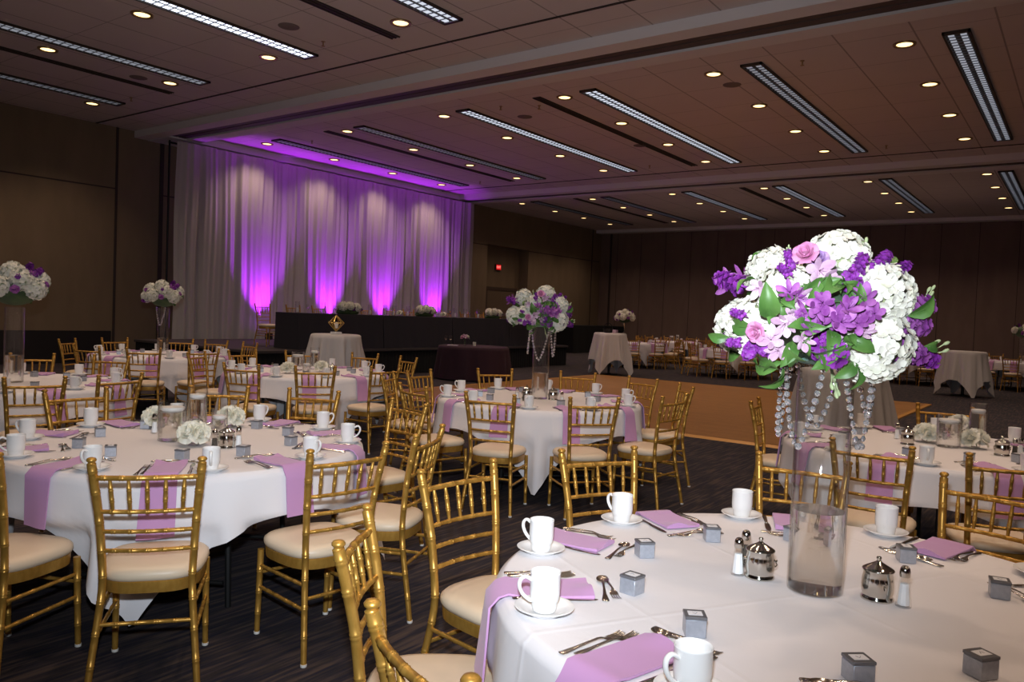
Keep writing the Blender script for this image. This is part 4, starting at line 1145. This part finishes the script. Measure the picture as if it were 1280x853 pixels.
# plum table
PLX = onray(592, 432, 18.0)
t = thing('cake_table', 'low round table hidden under a dark plum cloth before the stage', 'table', (PLX.x, PLX.y, 0)); MB().lathe([(.70, .70), (.72, .71), (.72, .735)], 40).build('tabletop', darkwood_m, t)
for i in range(4): a = i * PI / 2 + .4; MB().tube([(.4 * math.cos(a), .4 * math.sin(a), 0), (.38 * math.cos(a), .38 * math.sin(a), .70)], .02, 8).build('leg', iron_m, t)
class RoundCloth(Cloth):
    def drop(s, th): return s.H - .02
c = RoundCloth(.80, 1.5, .755, 0, 44, 1.0, .12)
o = c.mesh(200, 12).build('tablecloth', plum_m, smooth=180, loc=(PLX.x, PLX.y, 0)); tag(o, 'dark plum floor-length cloth on the low table before the stage', 'tablecloth')
def onplum(px): d = ray(px, 431); u = (PLX.xy.length) / Vector((d.x, d.y)).length; return (d.x * u, d.y * u, .757)
for i, px in enumerate((557, 563)):
    t = thing('wine_glass', 'clear stemmed toasting glass, %s of the pair on the plum cloth' % ('left one', 'right one')[i], 'glass', onplum(px), 0, 'toasting glasses')
    MB().lathe([(.035, 0), (.034, .003), (.004, .008), (.0035, .1), (.01, .105), (.035, .14), (.033, .22), (.031, .22), (.033, .14), (.006, .108)], 18).build('bowl', glass_m, t)
    MB().lathe([(.001, .118), (.026, .136), (.031, .142), (.001, .143)], 18).build('wine', mat('pale_wine_%d' % i, (.7, .5, .3), .1), t)
t = thing('posy_vase', 'small glass vase of pink flowers on the plum cloth', 'vase', onplum(581))
MB().lathe([(.03, 0), (.035, .01), (.03, .12), (.036, .14), (.032, .14), (.026, .12), (.02, .02)], 18).build('glass', glass_m, t)
for i in range(7):
    a = i * .9; d = Vector((math.cos(a) * (.9 if i else 0), math.sin(a) * (.9 if i else 0), .8)).normalized(); stick(t, ['pink', 'crose', 'rose'][i % 3], (d.x * .07, d.y * .07, .15 + d.z * .06), d, 1.3, i)
MB().tube([(0, 0, .02), (0, 0, .16)], .008, 6).build('stems', leaf_m, t)
t = thing('candle_cup', 'small pale candle cup on the plum cloth', 'candle', onplum(593)); MB().lathe([(.035, 0), (.04, .09), (.036, .09), (.034, .05), (.001, .05)], 18).build('cup', cream_m, t); MB().lathe([(.03, .051), (.03, .07), (.002, .072)], 14).build('wax', wax_m, t)
o = MB().box(-.12, .12, -.08, .08, 0, .006).build('paper_sheet', paper_m, loc=onplum(566)); o.rotation_euler.z = .5; tag(o, 'white paper sheet lying on the plum cloth', 'paper')
# black draped buffet against the wall, near the far corner
boxcloth('buffet_cloth', -18.3, -17.2, 27.6, 32.0, .01, 1.15, stageskirt_m, .05, 9, 'black floor-length drape on a long buffet in the far wall corner', 'tablecloth')
boxcloth('bar_cloth', -17.5, -16.6, 22.2, 25.2, .01, 1.0, stageskirt_m, .05, 10, 'black floor-length drape on a bar counter beside the stage', 'tablecloth')
# far round tables
FT = dict(F1=(onray(797, 430, 25.2), 'the far table behind the cocktail cloth'), F2=(onray(843, 426, 28.5), 'the farthest centre table'), F3=(onray(915, 435, 22.3), 'the far table across the dance floor'), F4=(onray(1148, 445, 22.5), 'the far table behind the bouquet'), F5=(onray(1276, 452, 21.6), 'the far right table'), F6=(onray(985, 437, 26.0), 'the far table by the partition'))
for i, (k, (p, nm)) in enumerate(FT.items()):
    TAB[k] = (p.x, p.y); TN[k] = nm
    P_tb.put((p.x, p.y, 0), .3 * i, 'round folding table hidden under the white cloth of ' + nm.replace('the ', '', 1), 'round banquet tables')
    c = CL[k] = Cloth(.922, 1.143, TH, .7 * i, k)
    for j in range(10):
        if k == 'F5' and j in (9, 0): continue
        put_chair(k, R_(PH['T1'] + 36 * j + 11 * i), 0, 1.12, P_chs)
        ph = R_(36 * j + 11 * i + 13); q = (p.x + .8 * math.cos(ph), p.y + .8 * math.sin(ph), TH + .0015)
        if j % 2 == 0: note('mug', k, P_mug.put(q, ph))
        ph = R_(36 * j + 11 * i + 4)
        n = c.napkin(ph, .15, .25, .25, seed=j, off=.014).build('napkin', lilac_m, smooth=60, loc=(p.x, p.y, 0)); tag(n, 'x', 'napkin'); n['_px'] = scr((p.x + .92 * math.cos(ph), p.y + .92 * math.sin(ph), TH))[0]; note('napkin', k, n)
bpy.context.view_layer.update()
for k in ('F1', 'F2', 'F3', 'F4', 'F5', 'F6'):
    lay(CL[k], k, *TAB[k], cloth_m, 'square white tablecloth on ' + TN[k], 'white tablecloths', 120, 8, CHAIRS[k])
    name_row(KIND[('mug', k)], '%s tall white coffee mug from the left on ' + TN[k], 'mugs on the far tables')
    for i, o in enumerate(sorted(KIND[('napkin', k)], key=lambda o: o['_px'])):
        o['label'] = '%s lilac napkin from the left on %s' % (ordn(i), TN[k]); o['group'] = 'lilac napkins on the far tables'; del o['_px']
    p = FT[k][0]
    if k in ('F2', 'F3', 'F6'):
        for P_, dx, w in ((P_cA, -.12, 'wide low'), (P_cB, .12, 'tall')): P_.put((p.x + dx, p.y, TH + .001), 0, '%s glass with a floating white candle on %s' % (w, TN[k]), 'floating candle vases')
    if k in ('F5', 'F1'):
        P_tv.put((p.x, p.y, TH + .001), 0, 'tall clear cylinder vase part filled with water on ' + TN[k], 'tall vases') if k == 'F5' else None
        if k == 'F5': P_smc.put((p.x, p.y, TH + .676), HEAD + 1, 'round cream bouquet atop the vase on ' + TN[k], 'tall bouquets')
for tk, l in CHAIRS.items():
    name_row(l, '%s gold chiavari chair from the left at ' + TN[tk], 'chiavari chairs around the round tables')

# ------------------------------------------------------------------ head table dressing
hcs = [P_chs.put((-14.55, 10.72, ST + .002), -PI / 2)]
for i in range(12):
    hcs.append(P_chs.put((-14.42 - .04 * (i % 2), 11.45 + i * .76, ST + .002), -PI / 2 + rnd.uniform(-.06, .06)))
name_row(hcs, '%s gold chair from the left behind the charcoal head tables', 'chairs behind the head tables')
lows = []
for y in (12.0, 14.52, 17.3): lows.append(P_low.put((-13.45, y, TT + .005), PI / 2))
name_row(lows, '%s low cream and purple flower arrangement from the left on the head tables', 'head table flower arrangements')
bowls = [P_rb.put((-13.45, y, TT + .005), 1.0) for y in (13.65, 15.25, 18.9)]
name_row(bowls, '%s small bowl of cream roses from the left on the head tables', 'head table rose bowls')
cyl = []
t = thing('candle_cylinder', 'x', 'candle')
m = MB(); tube_glass(m, .045, .24, n=24); m.build('glass', glass_m, t, 50)
MB().lathe([(.025, .0145), (.025, .11), (.003, .112)], 16).build('candle', wax_m, t)
P_cy = Proto(t)
for y in (10.62, 11.3, 12.62, 13.15, 13.4, 13.95, 15.0, 15.7, 16.05, 16.6, 18.25, 19.5): cyl.append(P_cy.put((-13.42 + rnd.uniform(-.06, .06), y, TT + .005)))
name_row(cyl, '%s clear glass candle cylinder from the left on the head tables', 'head table candles')
wg = thing('wine_glass', 'x', 'glass')
MB().lathe([(.035, 0), (.034, .003), (.004, .008), (.0035, .07), (.01, .075), (.038, .115), (.033, .18), (.031, .18), (.035, .115), (.006, .078)], 16).build('bowl', glass_m, wg)
MB().lathe([(.001, .085), (.026, .105), (.034, .115), (.001, .116)], 16).build('water', water_m, wg)
P_wg = Proto(wg); wgs = [P_wg.put((-13.6, 11.0 + i * .78, TT + .005)) for i in range(11)]
name_row(wgs, '%s small stemmed glass from the left on the head tables', 'head table glasses')
# ------------------------------------------------------------------ camera flash and world
fl = bpy.data.lights.new('camera_flash', 'SPOT'); fl.energy = 610; fl.color = (.82, .90, 1.0); fl.spot_size = R_(96); fl.spot_blend = 1.0; fl.shadow_soft_size = .035
fl.cycles.is_caustics_light = True
for o in bpy.data.objects:
    if o.name.split('.')[0] == 'water' and o.parent and o.parent.name.startswith('glass_vase'): o.cycles.is_caustics_caster = True
    if o.name.split('.')[0] == 'tablecloth': o.cycles.is_caustics_receiver = True
fo = bpy.data.objects.new('camera_flash', fl); COL.objects.link(fo)
fo.location = Vector((0, 0, CZ)) - CY * .2 - CX * .02 + CF * .05
aim = ray(590, 310)
fo.rotation_euler = (-aim).to_track_quat('Z', 'Y').to_euler()
w = bpy.data.worlds.new('world'); S.world = w; w.use_nodes = True
w.node_tree.nodes['Background'].inputs[0].default_value = (1, .8, .65, 1); w.node_tree.nodes['Background'].inputs[1].default_value = .0
